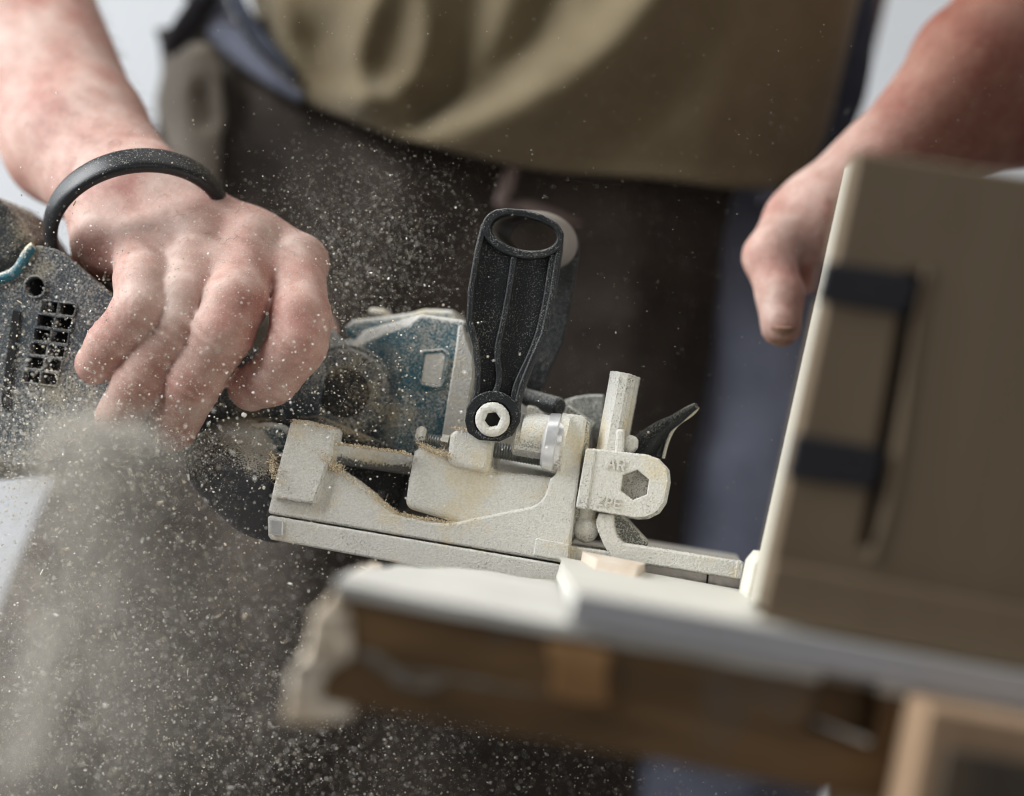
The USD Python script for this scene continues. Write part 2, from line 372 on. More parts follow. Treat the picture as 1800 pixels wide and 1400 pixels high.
# body seen from above: the back edge runs askew, a notch is cut into the front
znb = W(1470, 1290, YF)[2]
def on_level(px, py, z):
    r = pix_dir(px, py); return (EYE + r * ((z - EYE[2]) / r[2]))[:2]
plan = [(xl, YF), (xr, YF), (xr, .03), on_level(1000, 1036, zt), on_level(800, 1012, zt), on_level(700, 1010, zt), on_level(622, 1020, zt)]
plan = sg.Polygon(plan)
def level_slab(poly, z0, z1, step):
    m = trimesh.creation.extrude_polygon(poly, z1 - z0, engine='earcut'); m.apply_translation([0, 0, z0])
    return m.subdivide_to_size(step)
notch = sg.box(notch0, YF - .1, notch1, YF + .012)
upper = plan.difference(notch)
obj('plank_body', roughen(level_slab(upper, znb, zt, .01), .0013, 30), m_plank_front, plank)
obj('plank_underside', roughen(level_slab(plan, zb, znb - .0002, .01), .0013, 30), m_plank_front, plank)
obj('top_face', roughen(level_slab(upper.buffer(.0016, join_style=2), zt - .0008, zt + .0030, .01), .0009, 60, 5), m_plank_top, plank, label='pale dusty top of the plank')
# torn pale end, longer at the bottom
ep = [W(612, 1040, YF)[[0, 2]], W(560, 1090, YF)[[0, 2]], W(545, 1150, YF)[[0, 2]], W(520, 1190, YF)[[0, 2]], W(512, 1262, YF)[[0, 2]], W(560, 1268, YF)[[0, 2]], W(610, 1255, YF)[[0, 2]], W(606, 1140, YF)[[0, 2]]]
em = slab(sg.Polygon(ep).buffer(.0015), YF - .001, YF + .17, .003, step=.006).subdivide_to_size(.008)
obj('torn_end', roughen(roughen(em.subdivide_to_size(.004), .0032, 70, 9), .0012, 260, 14), m_torn, plank, label='splintered pale end grain')
def wx_(x, y): return W(x, y, YF)[[0, 2]]
def smear(pts, r, name='paint_smear'):
    q = spline([W(x, y, YF) + np.array([0, .0005, 0]) for x, y in pts], 24)
    k = np.linspace(0, 1, 24); rr = r * MM * .55 * np.sin(np.pi * np.clip(k, .04, .96)) ** .6 * (.6 + .9 * meshkit.noise(np.stack([k * 9, k * 0, k * 0 + len(pts)], 1), 3))
    t = tube(q, rr, 10); c = t.vertices[:, 1]; t.vertices[:, 1] = YF + (c - YF) * .35 - .0012
    obj(name, t, m_smear, plank)
smear([(618, 1150), (680, 1172), (712, 1196), (780, 1196)], 17)
smear([(700, 1186), (780, 1190), (850, 1202), (960, 1216)], 7)
bare = sg.Polygon([wx_(x, y) for x, y in [(968, 1136), (1030, 1142), (1066, 1150), (1058, 1190), (1064, 1232), (1010, 1228), (975, 1215), (984, 1180)]]).buffer(.0012)
obj('bare_patch', roughen(slab(bare, YF - .0022, YF + .002, .0012, step=.003), .0008, 160, 4), wood('bare_orange_wood', (.20, .10, .035), (.34, .19, .08), axis=(9, 60, 60)), plank, label='orange bare wood where the surface has flaked off')
# pale strip added for the lit notch edge, jutting out to catch light
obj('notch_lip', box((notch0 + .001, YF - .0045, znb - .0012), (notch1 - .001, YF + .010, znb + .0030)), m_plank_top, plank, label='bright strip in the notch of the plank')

# the grey fronted board lying on the plank
xg0 = W(1000, 1085, YF)[0]; zg = W(1000, 1040, YF)[2]; YG = YF - .004
board = thing('laminate_board', (0, 0, 0), label='pale board with a flat grey front edge lying on the plank', category='board')
obj('core', box((xg0 + .001, YG + .0012, zt + .0034), (xr + .02, -.012, zg - .0012)), m_lamtop, board)
obj('edge_band', box((xg0, YG, zt + .0030), (xr + .02, YG + .001, zg + .0002), .0004), m_lam, board, label='flat grey edge band')
obj('board_face', box((xg0 + .0004, YG + .0014, zg - .001), (xr + .02, -.0115, zg), .0004), m_lamtop, board)

# offcut whose corner is in focus beside the tool
cA = W(1135, 990, -.014); h_off = W(1135, 990, -.014)[2] - W(1135, 1032, -.014)[2]
dirv = np.array([-.12, -.99, 0]); dirv /= np.linalg.norm(dirv); side = np.array([-dirv[1], dirv[0], 0]) * -1
quad = [cA[:2], cA[:2] + dirv[:2] * .055, cA[:2] + dirv[:2] * .05 + side[:2] * .016, cA[:2] + side[:2] * .026]
om = trimesh.creation.extrude_polygon(sg.polygon.orient(sg.Polygon(quad)), h_off - .001)
om.apply_translation([0, 0, cA[2] - h_off + .001])
obj('wood_offcut', om.subdivide_to_size(.01), wood('fresh_offcut', (.58, .47, .37), (.70, .62, .53), axis=(40, 6, 60), rough=.7), smooth=20,
    label='small fresh pale wood offcut wedged under the metal guide plate', category='offcut')

# the upright brown panel
PB, PF = -0.035, -0.232
panel = thing('upright_panel', (0, 0, 0), label='upright brown panel with pale edge and two black straps, standing on the board', category='panel')
def wx(px, py, y): p = W(px, py, y); return [p[0], p[2]]
pf = [wx(1508, 264, PF), wx(2050, 345, PF), wx(1990, 1180, PF), wx(1338, 1062, PF)]
gl = [wx(1596, 478, PF), wx(1622, 480, PF), wx(1533, 960, PF), wx(1514, 962, PF)]
face = sg.Polygon(pf).difference(sg.Polygon(gl).buffer(.0004))
obj('face_board', slab(face, PF, PF + .0224, .0012, step=.01), m_film, panel)
ef = [wx(1508, 264, PF), wx(1565, 274, PF), wx(1400, 1070, PF), wx(1338, 1062, PF)]
pb = [wx(1484, 296, PB), wx(1900, 350, PB), wx(1850, 1150, PB), wx(1314, 1066, PB)]
core = hull([np.array([q[0] + .0005, PF + .0225, q[1] - .0003]) for q in pf] + [np.array([q[0], PB, q[1]]) for q in pb])
obj('panel_core', core.subdivide_to_size(.02), m_edge, panel, smooth=20, label='pale layered core of the panel')
stp = [wx(1326, 968, PB), wx(1312, 985, PB), wx(1296, 1062, PB), wx(1370, 1070, PB), wx(1390, 975, PB)]
obj('edge_step', slab(sg.Polygon(stp), PB - .03, PB + .004, .0006, step=.01), m_edge, panel)
def strap(q, name='strap'):
    obj(name, slab(sg.Polygon([wx(x, y, PF) for x, y in q]).buffer(.0005), PF - .0016, PF + .003, .0008, step=.01), m_strap, panel)
strap([(1452, 462), (1612, 484), (1594, 552), (1436, 528)])
strap([(1400, 765), (1550, 790), (1536, 858), (1384, 838)])
obj('slot_shade', slab(sg.Polygon(gl).buffer(.004), PF + .0160, PF + .0215, 0, back=False, step=.01), m_strap, panel)  # black backing painted in for the shade at the bottom of the slot
rim = tube(spline([W(1632, 470, PF), W(1600, 640, PF), W(1545, 945, PF), W(1530, 985, PF)], 20), .0011, 10)
obj('raised_rim', rim, m_film, panel)
obj('bottom_batten', box((wx(1345, 1010, PF)[0], PF - .006, zg + .0006), (xr + .02, PF - .0004, zg + .020)), m_film, panel)

# supporting post at the lower right
YP = -.29
lp = thing('support_post', (0, 0, 0), label='wooden support post under the plank, lit on its left face', category='post')
px0, px1 = W(1655, 1330, YP)[0], .36
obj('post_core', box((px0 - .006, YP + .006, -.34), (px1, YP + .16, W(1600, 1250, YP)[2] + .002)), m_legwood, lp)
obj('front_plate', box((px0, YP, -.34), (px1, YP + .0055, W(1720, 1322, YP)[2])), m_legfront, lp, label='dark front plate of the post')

# ------------------------------------------------------------------ the biscuit joiner
tool = thing('biscuit_joiner', T0, -YAW, label='dust covered power joiner with teal housing and pale cast metal guide frame', category='power tool')
m_cast = dusty('cast_alloy', (.60, .60, .58), .52, up=.3, rough=.45, metal=.3, grain=1300, bump=.0008)
m_cast2 = dusty('cast_alloy_block', (.52, .52, .50), .62, up=.25, rough=.5, metal=.1, grain=1300, bump=.0008)
m_post = dusty('post_alloy', (.62, .62, .60), .45, up=.25, rough=.4, metal=.2, grain=1500, bump=.0009)
m_steel = plain('bright_steel', (.80, .80, .81), rough=.25, metal=.45, var=.15, scale=300)
m_rodst = dusty('grey_steel', (.20, .20, .20), .38, up=.5, rough=.4, metal=.5, grain=1100, bump=.0008)
m_thr = plain('thread_steel', (.30, .31, .30), rough=.4, metal=.7, var=.3, scale=400)
m_teal = dusty('teal_plastic', (.055, .19, .25), .24, up=.38, rough=.5, grain=1500, bump=.0005, patchy=.35)
m_teal_l = dusty('teal_trim', (.04, .19, .25), .10, up=.4, rough=.5, grain=1500, bump=.0004)
m_dark = dusty('dark_plastic', (.022, .024, .026), .12, up=.2, rough=.5, grain=1300, bump=.0006, patchy=.4, dust=(.42, .38, .31))
m_motor = dusty('motor_plastic', (.060, .080, .096), .24, up=.18, rough=.55, grain=1300, bump=.0008, patchy=.35, dust=(.44, .44, .42))
m_black = dusty('black_handle', (.012, .014, .016), .09, up=.2, rough=.42, grain=1800, bump=.0003, patchy=.2, dust=(.35, .36, .36))
m_boot = dusty('rubber_boot', (.026, .028, .036), .10, up=.42, rough=.27, grain=1500, bump=.0006, patchy=.15, dust=(.55, .52, .45))
m_plate = dusty('front_plate_cast', (.42, .40, .36), .60, up=.2, rough=.6, grain=1100, bump=.0009)
m_hole = plain('hole_black', (.01, .01, .01), rough=.8)
m_tubeg = plain('grip_sleeve', (.33, .30, .27), rough=.55, var=.15, scale=90)
m_plastgrey = dusty('grey_fin', (.23, .24, .22), .25, up=.2, rough=.6, grain=1500, bump=.0002)

settle = []     # (mesh in tool coordinates, how much dust lies on it)
def part(name, mesh, m, parent=None, dust=0.0, smooth=35, **kw):
    if dust: settle.append((mesh, dust))
    return obj(name, mesh, m, parent or tool, smooth=smooth, **kw)

# guide frame: one casting with a tall block at the left and a post plate at the right
frame_px = [(511, 742), (530, 741), (590, 756), (584, 790), (579, 824), (602, 832), (624, 846), (652, 868), (676, 893), (692, 904), (712, 910), (745, 917), (782, 921), (805, 918),
            (830, 912), (880, 902), (934, 891), (948, 884), (957, 873), (963, 858), (967, 842), (976, 836), (980, 818), (985, 790), (993, 740), (997, 727), (1022, 731), (1030, 738),
            (1024, 790), (1012, 880), (1003, 960), (1001, 992), (470, 903), (489, 830)]
frame = part('guide_frame', tslab(frame_px, 0, .019, r=.0009, bevel=.0011, step=.0022), m_cast, dust=1.2)
blk = [(511, 741), (530, 739), (589, 755), (583, 800), (560, 868), (552, 888), (476, 876), (489, 822)]
part('corner_block', tslab(blk, -.0032, .021, r=.0012, bevel=.0014, step=.0022), m_cast, frame, dust=1.5)
sole = part('sole_rail', tslab([(470, 906), (471, 942), (476, 949), (1010, 1048), (1004, 996)], -.0006, .024, r=.0006, bevel=.0009, step=.003), m_cast, dust=.5)
part('rail_tip', tslab([(474, 912), (498, 916), (497, 944), (476, 940)], -.0016, .0, r=.0006, bevel=.0006), m_steel, sole, label='bright worn metal tip of the rail')
part('pad', tslab([(942, 946), (1001, 957), (999, 988), (937, 977)], -.0009, .0, r=.0005, bevel=.0005), m_cast, frame)
# the side flank of the post plate, set back
part('post_flank', tslab([(1018, 733), (1036, 742), (1034, 790), (1018, 920), (1004, 955), (996, 955)], .0065, .03, r=.0005, bevel=.0008), m_plastgrey, frame)

# sliding carriage with its boss
car = part('carriage', tslab([(728, 792), (740, 786), (778, 795), (792, 806), (862, 815), (866, 826), (905, 832), (1000, 844), (1000, 905), (835, 930), (711, 893), (717, 850)], .0045, .034, r=.0012, bevel=.003, steps=5, step=.0022), m_cast2, dust=1.0)
part('boss', tslab([(791, 764), (804, 755), (858, 765), (867, 772), (861, 818), (858, 833), (786, 818)], .0015, .022, r=.001, bevel=.0022, steps=4, step=.002), m_cast2, car, dust=2.0)
part('carriage_barrel', lathe(T(866, 868, .024), T(1010, 895, .024), [(0, .0142), (.001, .0150), (.031, .0150), (.034, .0142)], 48), m_cast2, car)
# screws and rods
scr = part('stop_screw', thread(T(746, 770, .012), T(792, 779, .012), 9.5 * MM, .0011), m_thr)
part('screw_head', rod(T(731, 768, .012), T(748, 771, .012), 20 * MM, .0012), m_rodst, scr, dust=.6)
part('lock_nut', lathe(T(776, 776, .012), T(792, 779, .012), [(0, 15 * MM), (.003, 15 * MM)], 6), m_rodst, scr)
part('depth_rod', rod(T(578, 797, .02), T(730, 819, .02), 18 * MM, .0006), m_rodst, dust=1.0)
th = part('threaded_spindle', thread(T(850, 788, .014), T(990, 812, .014), 15 * MM, .0012), m_thr)
nut = part('adjusting_nut', lathe(T(904, 762, .005), T(964, 772, .005), [(0, 33 * MM), (.0012, 38 * MM), (.0148, 38 * MM)], 8), m_post, th)
part('nut_cap', lathe(T(918, 757, .003), T(964, 765, .003), [(0, 33 * MM), (.0010, 36 * MM), (.0118, 36 * MM)], 10), m_post, nut)
part('flange', lathe(T(956, 775, .004), T(992, 781, .004), [(0, 42 * MM), (.0012, 50 * MM), (.0052, 52 * MM), (.0058, 48 * MM), (.0076, 47 * MM)], 56), m_steel, nut)
part('washer', lathe(T(980, 779, .006), T(996, 782, .006), [(0, 54 * MM), (.0036, 54 * MM)], 56), m_cast, nut)

# teal gear housing
def Th(x, y, d): return T(x, y, d)
gh_pts = []
for (x, y, d) in [(742, 562, .036), (812, 572, .036), (778, 772, .036), (705, 780, .036), (722, 578, .036), (640, 590, .062), (560, 640, .075), (560, 760, .075), (612, 800, .062), (650, 592, .058), (700, 800, .036), (776, 800, .036)]:
    p = T(x, y, d); gh_pts += [p, np.array([p[0], .115, p[2]])]
gmesh = hull(gh_pts, .0022)
gear = part('gear_housing', gmesh.subdivide_to_size(.006), m_teal, dust=1.2, smooth=50)
part('top_lip', tslab([(600, 580), (620, 562), (660, 558), (720, 550), (746, 543), (797, 545), (806, 566), (806, 590), (640, 610)], .060, .11, r=.001, bevel=.002), m_teal, gear, dust=.8)
part('lip_button', hull([T(655, 548, .075), T(672, 550, .075), T(680, 553, .095)], .0018), m_rodst, gear)
slot = tpoly([(745, 620), (780, 618), (786, 626), (778, 672), (772, 680), (742, 676), (738, 668)], .033, .0014)
part('window_frame', slab(slot.buffer(.0012).difference(slot.buffer(-.0004)), .0327, .036, .0005, step=.0015), m_teal, gear)
part('window', slab(slot.buffer(-.0005), .0331, .036, .0006, step=.002), m_plate, gear, label='pale oblong inspection window')
part('front_plate', tslab([(806, 570), (815, 574), (822, 600), (833, 632), (833, 660), (824, 705), (822, 775), (900, 790), (770, 800), (776, 770), (800, 620)], .026, .032, r=.0008, bevel=.0008), m_plate, gear)
part('front_casting', tslab([(806, 572), (905, 640), (930, 700), (1000, 735), (1030, 760), (1020, 860), (790, 850), (776, 770)], .040, .11, r=.001, bevel=.002), m_plate, gear)

# round motor cap and dark barrel under the hand
motor = part('motor_housing', lathe(T(-90, 590, .056), T(640, 690, .056), [(0, .034), (.05, .034), (.10, .031), (.135, .029), (.165, .027), (.175, .020)], 56), m_motor, dust=.8)
cc = T(606, 690, .034)
part('round_cap', lathe(cc, cc + [0, .03, 0], [(0, .0165), (.0005, .0178), (.001, .0184), (.0024, .0186), (.0028, .0202), (.03, .0202)], 64), m_motor, motor, dust=.5)
part('cap_badge', lathe(cc - [0, .0008, 0], cc + [0, .03, 0], [(0, .0098), (.0006, .0108), (.003, .0108)], 48), m_dark, motor)
part('lower_housing', tslab([(430, 735), (560, 730), (700, 790), (720, 840), (700, 900), (560, 880), (430, 800)], .030, .10, r=.003, bevel=.003), m_dark, motor)
part('teal_collar', tslab([(420, 748), (470, 742), (500, 748), (520, 770), (500, 795), (440, 790)], .024, .05, r=.002, bevel=.002), m_teal, motor)

# rear housing with vents
body_px = [(-120, 478), (-20, 500), (20, 486), (42, 462), (54, 436), (68, 432), (102, 440), (150, 480), (200, 522), (310, 566), (330, 700), (240, 770), (60, 820), (-120, 800)]
holes = []
for r_ in range(6):
    for c_ in range(2):
        x, y = 88 - 6.2 * r_ + c_ * 31, 541 + 24.5 * r_ + c_ * 4
        q = [(x - 12, y - 10), (x + 12, y - 7), (x + 9, y + 9), (x - 14, y + 6)]
        holes.append(sg.Polygon([T(a, b, .014)[[0, 2]] for a, b in q]).buffer(.0004))
hc = T(62, 505, .014)[[0, 2]]
holes.append(sg.Point(hc).buffer(17 * MM))
rear = part('rear_housing', slab(tpoly(body_px, .014, .003, holes), .014, .022, .0014, steps=3, step=.003), m_motor, dust=.7)
part('rear_shell', tslab(body_px, .0222, .098, r=.003, bevel=.0004, step=.004), m_dark, rear)
part('vent_recess', tslab([(30, 520), (140, 535), (120, 700), (10, 690)], .0205, .0219, r=.001, bevel=.0002), m_hole, rear)
part('screw_recess', rod(T(62, 505, .0205), T(62, 505, .0221), 22 * MM, .0001), m_hole, rear)
for hgeo in holes[:-1]:
    part('vent_frame', slab(hgeo.buffer(.0007).difference(hgeo.buffer(.0001)), .0134, .0146, .00025, steps=2, step=.002), m_motor, rear)
part('screw_ring', slab(sg.Point(hc).buffer(22 * MM).difference(sg.Point(hc).buffer(17.2 * MM)), .0130, .0146, .0005, step=.002), m_motor, rear)
trim = spline([T(x, y, .014) for x, y in [(-120, 470), (-40, 497), (0, 490), (26, 478), (42, 456), (52, 440), (60, 434)]], 40)
part('teal_trim', tube(trim, 9.5 * MM, 14), m_teal_l, rear, dust=.5)
part('tail_handle', tslab([(-160, 300), (-20, 340), (8, 360), (30, 388), (62, 432), (46, 450), (28, 472), (0, 484), (-60, 486), (-160, 460)], .020, .09, r=.003, bevel=.006, steps=5), m_dark, dust=.5)
part('side_groove', tslab([(22, 545), (36, 548), (16, 720), (0, 716)], .0132, .0142, r=.0005, bevel=.0003), m_hole, rear)
part('lower_shell', tslab([(-120, 690), (60, 700), (230, 690), (320, 720), (300, 800), (100, 830), (-120, 850)], .020, .09, r=.004, bevel=.006, steps=5), m_motor, rear, dust=1.2)

# rubber boot at the nose of the frame
bp = []
for (x, y, d) in [(327, 812, .018), (336, 788, .03), (386, 741, .03), (446, 738, .032), (480, 790, .030), (482, 948, .024), (430, 937, .016), (368, 886, .014), (328, 834, .016), (420, 830, .001), (474, 850, .003), (478, 800, .010), (405, 776, .010)]:
    p = T(x, y, d); bp += [p, np.array([p[0], .062, p[2]])]
from scipy.spatial import ConvexHull
eq = np.unique(ConvexHull(np.array(bp)).equations.round(5), axis=0)
def boot_field(P):
    d = P @ eq[:, :3].T + eq[:, 3]; top = d.max(-1); return top + np.log(np.exp((d - top[..., None]) * 700).sum(-1)) / 700 - .0022
bp_ = np.array(bp); boot = surfnet(boot_field, bp_.min(0) - .006, bp_.max(0) + .006, .0014)
part('rubber_boot', boot, m_boot, dust=.3, smooth=True)

# front handle: ribbed near arm, oval grip tube, far arm
H = -.004
outer = [(858, 376), (872, 369), (892, 367), (922, 370), (955, 379), (980, 393), (990, 408), (988, 440), (975, 522), (960, 590), (938, 640), (922, 680), (914, 712), (912, 742), (900, 764), (876, 775),
         (842, 772), (824, 760), (819, 740), (822, 716), (833, 688), (835, 655), (830, 606), (819, 566), (822, 510), (834, 440), (845, 396)]
OP = tpoly(outer, H, .0015)
def ell(cx, cy, a, b, tilt):
    th = np.linspace(0, 2 * np.pi, 60, endpoint=False); t = math.radians(tilt)
    return [(cx + a * math.cos(q) * math.cos(t) - b * math.sin(q) * math.sin(t), cy + a * math.cos(q) * math.sin(t) + b * math.sin(q) * math.cos(t)) for q in th]
hole = tpoly(ell(921, 409, 59, 31, 12), H, 0)
ring = tpoly(ell(919, 409, 73, 45, 12), H, 0).intersection(OP.buffer(.0002))
handle = part('front_handle', slab(OP.difference(hole), H + .0042, H + .0085, .0006, step=.002), m_black, smooth=40)
part('rim', slab(OP.difference(OP.buffer(-.0026)), H, H + .0044, .0009, steps=3, step=.0018), m_black, handle)
part('grip_opening', slab(ring.difference(hole), H - .0004, H + .0044, .0011, steps=4, step=.0016), m_black, handle)
ribs = [[(903, 456), (893, 520), (880, 585), (874, 620), (877, 655), (870, 690)], [(971, 452), (957, 540), (944, 592), (922, 645), (904, 690), (903, 712)]]
for rb in ribs:
    ls = sg.LineString(spline([T(x, y, H)[[0, 2]] for x, y in rb], 30)).buffer(.0013)
    part('rib', slab(ls.intersection(OP), H + .0006, H + .0046, .0007, steps=3, step=.0018), m_black, handle)
pc = sg.Point(T(866, 738, H)[[0, 2]])
part('pivot_boss', slab(pc.buffer(50 * MM).intersection(OP.buffer(.0004)).difference(pc.buffer(33 * MM)), H - .0004, H + .0046, .001, steps=3, step=.0018), m_black, handle)
part('pivot_floor', slab(pc.buffer(35 * MM), H + .002, H + .0044, .0002, step=.003), m_hole, handle)
hexh = sg.Polygon([np.array(T(866, 738, H)[[0, 2]]) + 14 * MM * np.array([math.cos(a), math.sin(a)]) for a in np.linspace(.3, .3 + 2 * np.pi, 7)[:-1]])
bolt = part('hex_bolt', slab(pc.buffer(30 * MM).difference(hexh), H - .0030, H + .0018, .0016, steps=5, step=.0012), m_plate, handle, dust=1.0, label='pale dusty bolt head with hexagon socket')
part('socket', slab(hexh.buffer(.0003), H + .0006, H + .0016, 0, step=.003), m_hole, bolt)
def loft(e0, d0, e1, d1):
    a = np.array([T(x, y, d0) for x, y in e0]); b = np.array([T(x, y, d1) for x, y in e1]); n = len(a); k = np.arange(n); l = (k + 1) % n
    return np.vstack([a, b]), np.vstack([np.stack([k, l, k + n], 1), np.stack([l, l + n, k + n], 1)])
DF = .052
vo, fo = loft(ell(921, 409, 66, 40, 12), H + .006, ell(950, 424, 66, 52, 12), DF)
vi, fi = loft(ell(921, 409, 58, 30, 12), H + .006, ell(948, 420, 52, 32, 12), DF)
n_ = 60; k_ = np.arange(n_); l_ = (k_ + 1) % n_
caps = [np.stack([k_, k_ + 120, l_], 1), np.stack([l_, k_ + 120, l_ + 120], 1), np.stack([k_ + 60, l_ + 60, k_ + 180], 1), np.stack([l_ + 60, l_ + 180, k_ + 180], 1)]
gt = trimesh.Trimesh(np.vstack([vo, vi]), np.vstack([fo, fi[:, ::-1] + 120] + caps), process=False)
if gt.volume < 0: gt.invert()
part('grip_tube', gt, m_tubeg, handle, label='pale grey brown hollow grip bar')
part('far_arm', slab(tpoly([(x + 28 if x > 880 else x + 22, y + 12) for x, y in outer], DF, .0015).difference(tpoly(ell(948, 420, 52, 32, 12), DF, 0)), DF + .0004, DF + .008, .001, step=.003), m_black, handle)

# parts behind: crossbar, fin
part('crossbar', rod(T(915, 697, .045), T(985, 716, .030), 17 * MM, .0008), m_black)
part('crossbar_collar', tslab([(925, 712), (980, 722), (1000, 712), (1046, 745), (1040, 760), (930, 745)], .034, .05, r=.0006, bevel=.0008), m_plastgrey)
part('guard_fin', tslab([(991, 704), (1010, 698), (1035, 694), (1062, 694), (1060, 790), (1034, 760), (1018, 728), (990, 716)], .052, .062, r=.0008, bevel=.0008), m_plastgrey)

# angle post (a chamfered bar standing upright), cross-section in (u, d)
def upright(sec, lo, hi, m, name, parent=None, top=.0, **kw):
    """sec: (u, d) outline extruded along w between heights"""
    g = sg.polygon.orient(sg.Polygon(sec)); r = trimesh.creation.extrude_polygon(g.buffer(-.0002).buffer(.0002), hi - lo, engine='earcut'); r.apply_translation([0, 0, lo])
    return part(name, r.subdivide_to_size(.012), m, parent, smooth=25, **kw)
uw = T(1076, 652, 0); lw = T(1062, 800, 0)
u0, u1 = T(1060, 720, 0)[0], T(1098, 727, 0)[0]
tilt_top = uw[2]
sec = [(u0, .0062), (u0 + .0042, 0), (u1 - .0014, 0), (u1 + .0000, .0012), (u1 + .0000, .009), (u1 + .0016, .0105), (u1 + .0016, .017), (u1 + .0030, .019), (u1 + .0030, .034), (u0, .034)]
post = upright(sec, lw[2] - .002, tilt_top, m_post, 'angle_post', dust=.6)
part('post_rail', tslab([(1092, 700), (1100, 700), (1092, 790), (1083, 790)], .012, .024, r=.0004, bevel=.0005), m_plate, post)
lug = part('clamp_lug', tslab([(1084, 754), (1098, 755), (1097, 800), (1080, 798)], -.002, .012, r=.0006, bevel=.001), m_post, dust=.6)
part('lug_nut', tslab([(1098, 766), (1108, 764), (1122, 770), (1121, 788), (1110, 800), (1096, 797)], .002, .014, r=.001, bevel=.0018), m_post, lug)

# bracket block with the hexagon hole and raised lettering
blk_px = [(1030, 789), (1048, 790), (1136, 800), (1158, 808), (1173, 824), (1175, 846), (1168, 882), (1156, 900), (1136, 910), (1116, 911), (1013, 893), (1013, 886)]
hx = T(1116, 853, -.004)[[0, 2]]
hexb = sg.Polygon([hx + 26.5 * MM * np.array([math.cos(a), math.sin(a)]) for a in np.linspace(math.pi / 6 + .03, math.pi / 6 + .03 + 2 * np.pi, 7)[:-1]])
brk = part('angle_bracket', slab(tpoly(blk_px, -.004, .0008).difference(hexb), -.004, .009, .0012, steps=4, step=.0022), m_cast, dust=1.0)
part('bracket_cheek', tslab([(1030, 789), (1047, 791), (1032, 897), (1013, 893)], -.0046, -.0034, r=.0004, bevel=.0006), m_post, brk)
part('hex_insert', slab(hexb.buffer(.0005), -.0012, .006, 0, step=.004), dusty('hex_dust', (.06, .06, .06), .36, up=0, grain=2200, bump=.0003, patchy=.1, dust=(.42, .40, .36)), brk, label='dark hexagon hole filled with dust')
part('back_cheek', tslab([(x + 4, y + 3) for x, y in blk_px], .0105, .022, r=.0008, bevel=.001), m_cast, brk)
m_letter = plain('raised_letter', (.70, .685, .63), rough=.5, var=.05)
def lettering(text, px, py, h, parent, d):
    m = meshkit.text_mesh(text, h * MM, .00085, bold=True)
    a = T(px, py, d); v = m.vertices.copy(); ang = 0
    m.vertices = np.stack([a[0] + v[:, 0], a[1] - v[:, 2], a[2] + v[:, 1]], 1); 
    if m.volume < 0: m.invert()
    part('lettering', m, m_letter, parent, smooth=False)
lettering('AR', 1063, 822, 19, brk, -.0038)
lettering('ZPE', 1046, 887, 17, brk, -.0038)

# black wing lever
lev = spline([T(x, y, d) for x, y, d in [(1130, 795, .030), (1146, 775, .028), (1166, 754, .026), (1190, 737, .024), (1210, 722, .022), (1224, 714, .020)]], 26)
lever = tube(lev, np.interp(np.linspace(0, 1, 26), [0, .35, .6, .85, 1], [34, 20, 12, 8.5, 6]) * MM, 14)
lever.vertices[:, 1] = .026 + (lever.vertices[:, 1] - .026) * 1.3
lv = part('clamp_lever', lever, m_black, smooth=60)
part('lever_web', tslab([(1108, 790), (1150, 760), (1180, 742), (1188, 748), (1172, 770), (1164, 806), (1150, 815), (1110, 812)], .024, .036, r=.0015, bevel=.002), m_black, lv)
edge = spline([T(x, y, .0235) for x, y in [(1227, 716), (1212, 732), (1192, 746), (1178, 766), (1166, 806)]], 24)
part('lever_edge', tube(edge, 3.0 * MM, 8), m_plate, lv)

# feet and the bent guide plate
part('pivot_peg', rod(T(1036, 884, .008), T(1029, 922, .008), 15 * MM, .0006), m_cast, dust=.5)
ft = trimesh.creation.icosphere(subdivisions=3, radius=22 * MM); ft.apply_scale([1, 1, 1.15]); ft.apply_translation(T(1031, 930, .008))
part('round_foot', ft, m_cast, dust=.8)
plate_px = [(1052, 902), (1079, 905), (1080, 925), (1086, 944), (1098, 955), (1130, 960), (1307, 988), (1302, 1020), (1180, 1000), (1110, 990), (1076, 984), (1062, 960), (1049, 930), (1048, 918)]
gp = part('guide_plate', tslab(plate_px, -.002, .006, r=.0012, bevel=.0009, step=.0022), m_cast, dust=1.0)
part('plate_bed', tslab([(1104, 957), (1307, 990), (1304, 1008), (1100, 972)], .0062, .10, r=.0004, bevel=.0006), m_rodst, gp)
part('web', tslab([(1074, 900), (1094, 903), (1118, 930), (1148, 962), (1090, 956), (1080, 940)], .010, .030, r=.0008, bevel=.001), m_plastgrey, gp)
part('plate_end', tslab([(1296, 986), (1308, 988), (1302, 1018), (1292, 1016)], -.0026, -.0008, r=.0004, bevel=.0004), m_plate, gp)
part('base_slab', tslab([(990, 958), (1060, 968), (1136, 985), (1136, 1040), (990, 1040)], .002, .09, r=.0006, bevel=.0008), m_cast, dust=.4)
part('blade_cover', tslab([(1134, 990), (1306, 1018), (1300, 1040), (1134, 1014)], .003, .09, r=.0004, bevel=.0005), plain('shiny_strip', (.62, .57, .56), rough=.3, metal=.5, var=.25, scale=90, bump=.0003, bscale=300), label='scratched shiny metal strip under the guide plate')
part('cover_seam', tslab([(1243, 1008), (1246, 1009), (1244, 1028), (1241, 1027)], .0024, .004, r=0, bevel=0), m_hole)
part('brush_strip', roughen(tslab([(1134, 1010), (1302, 1036), (1298, 1056), (1134, 1028)], .0022, .06, r=.0004, bevel=.0005).subdivide_to_size(.002), .0008, 900, 3), m_dark)

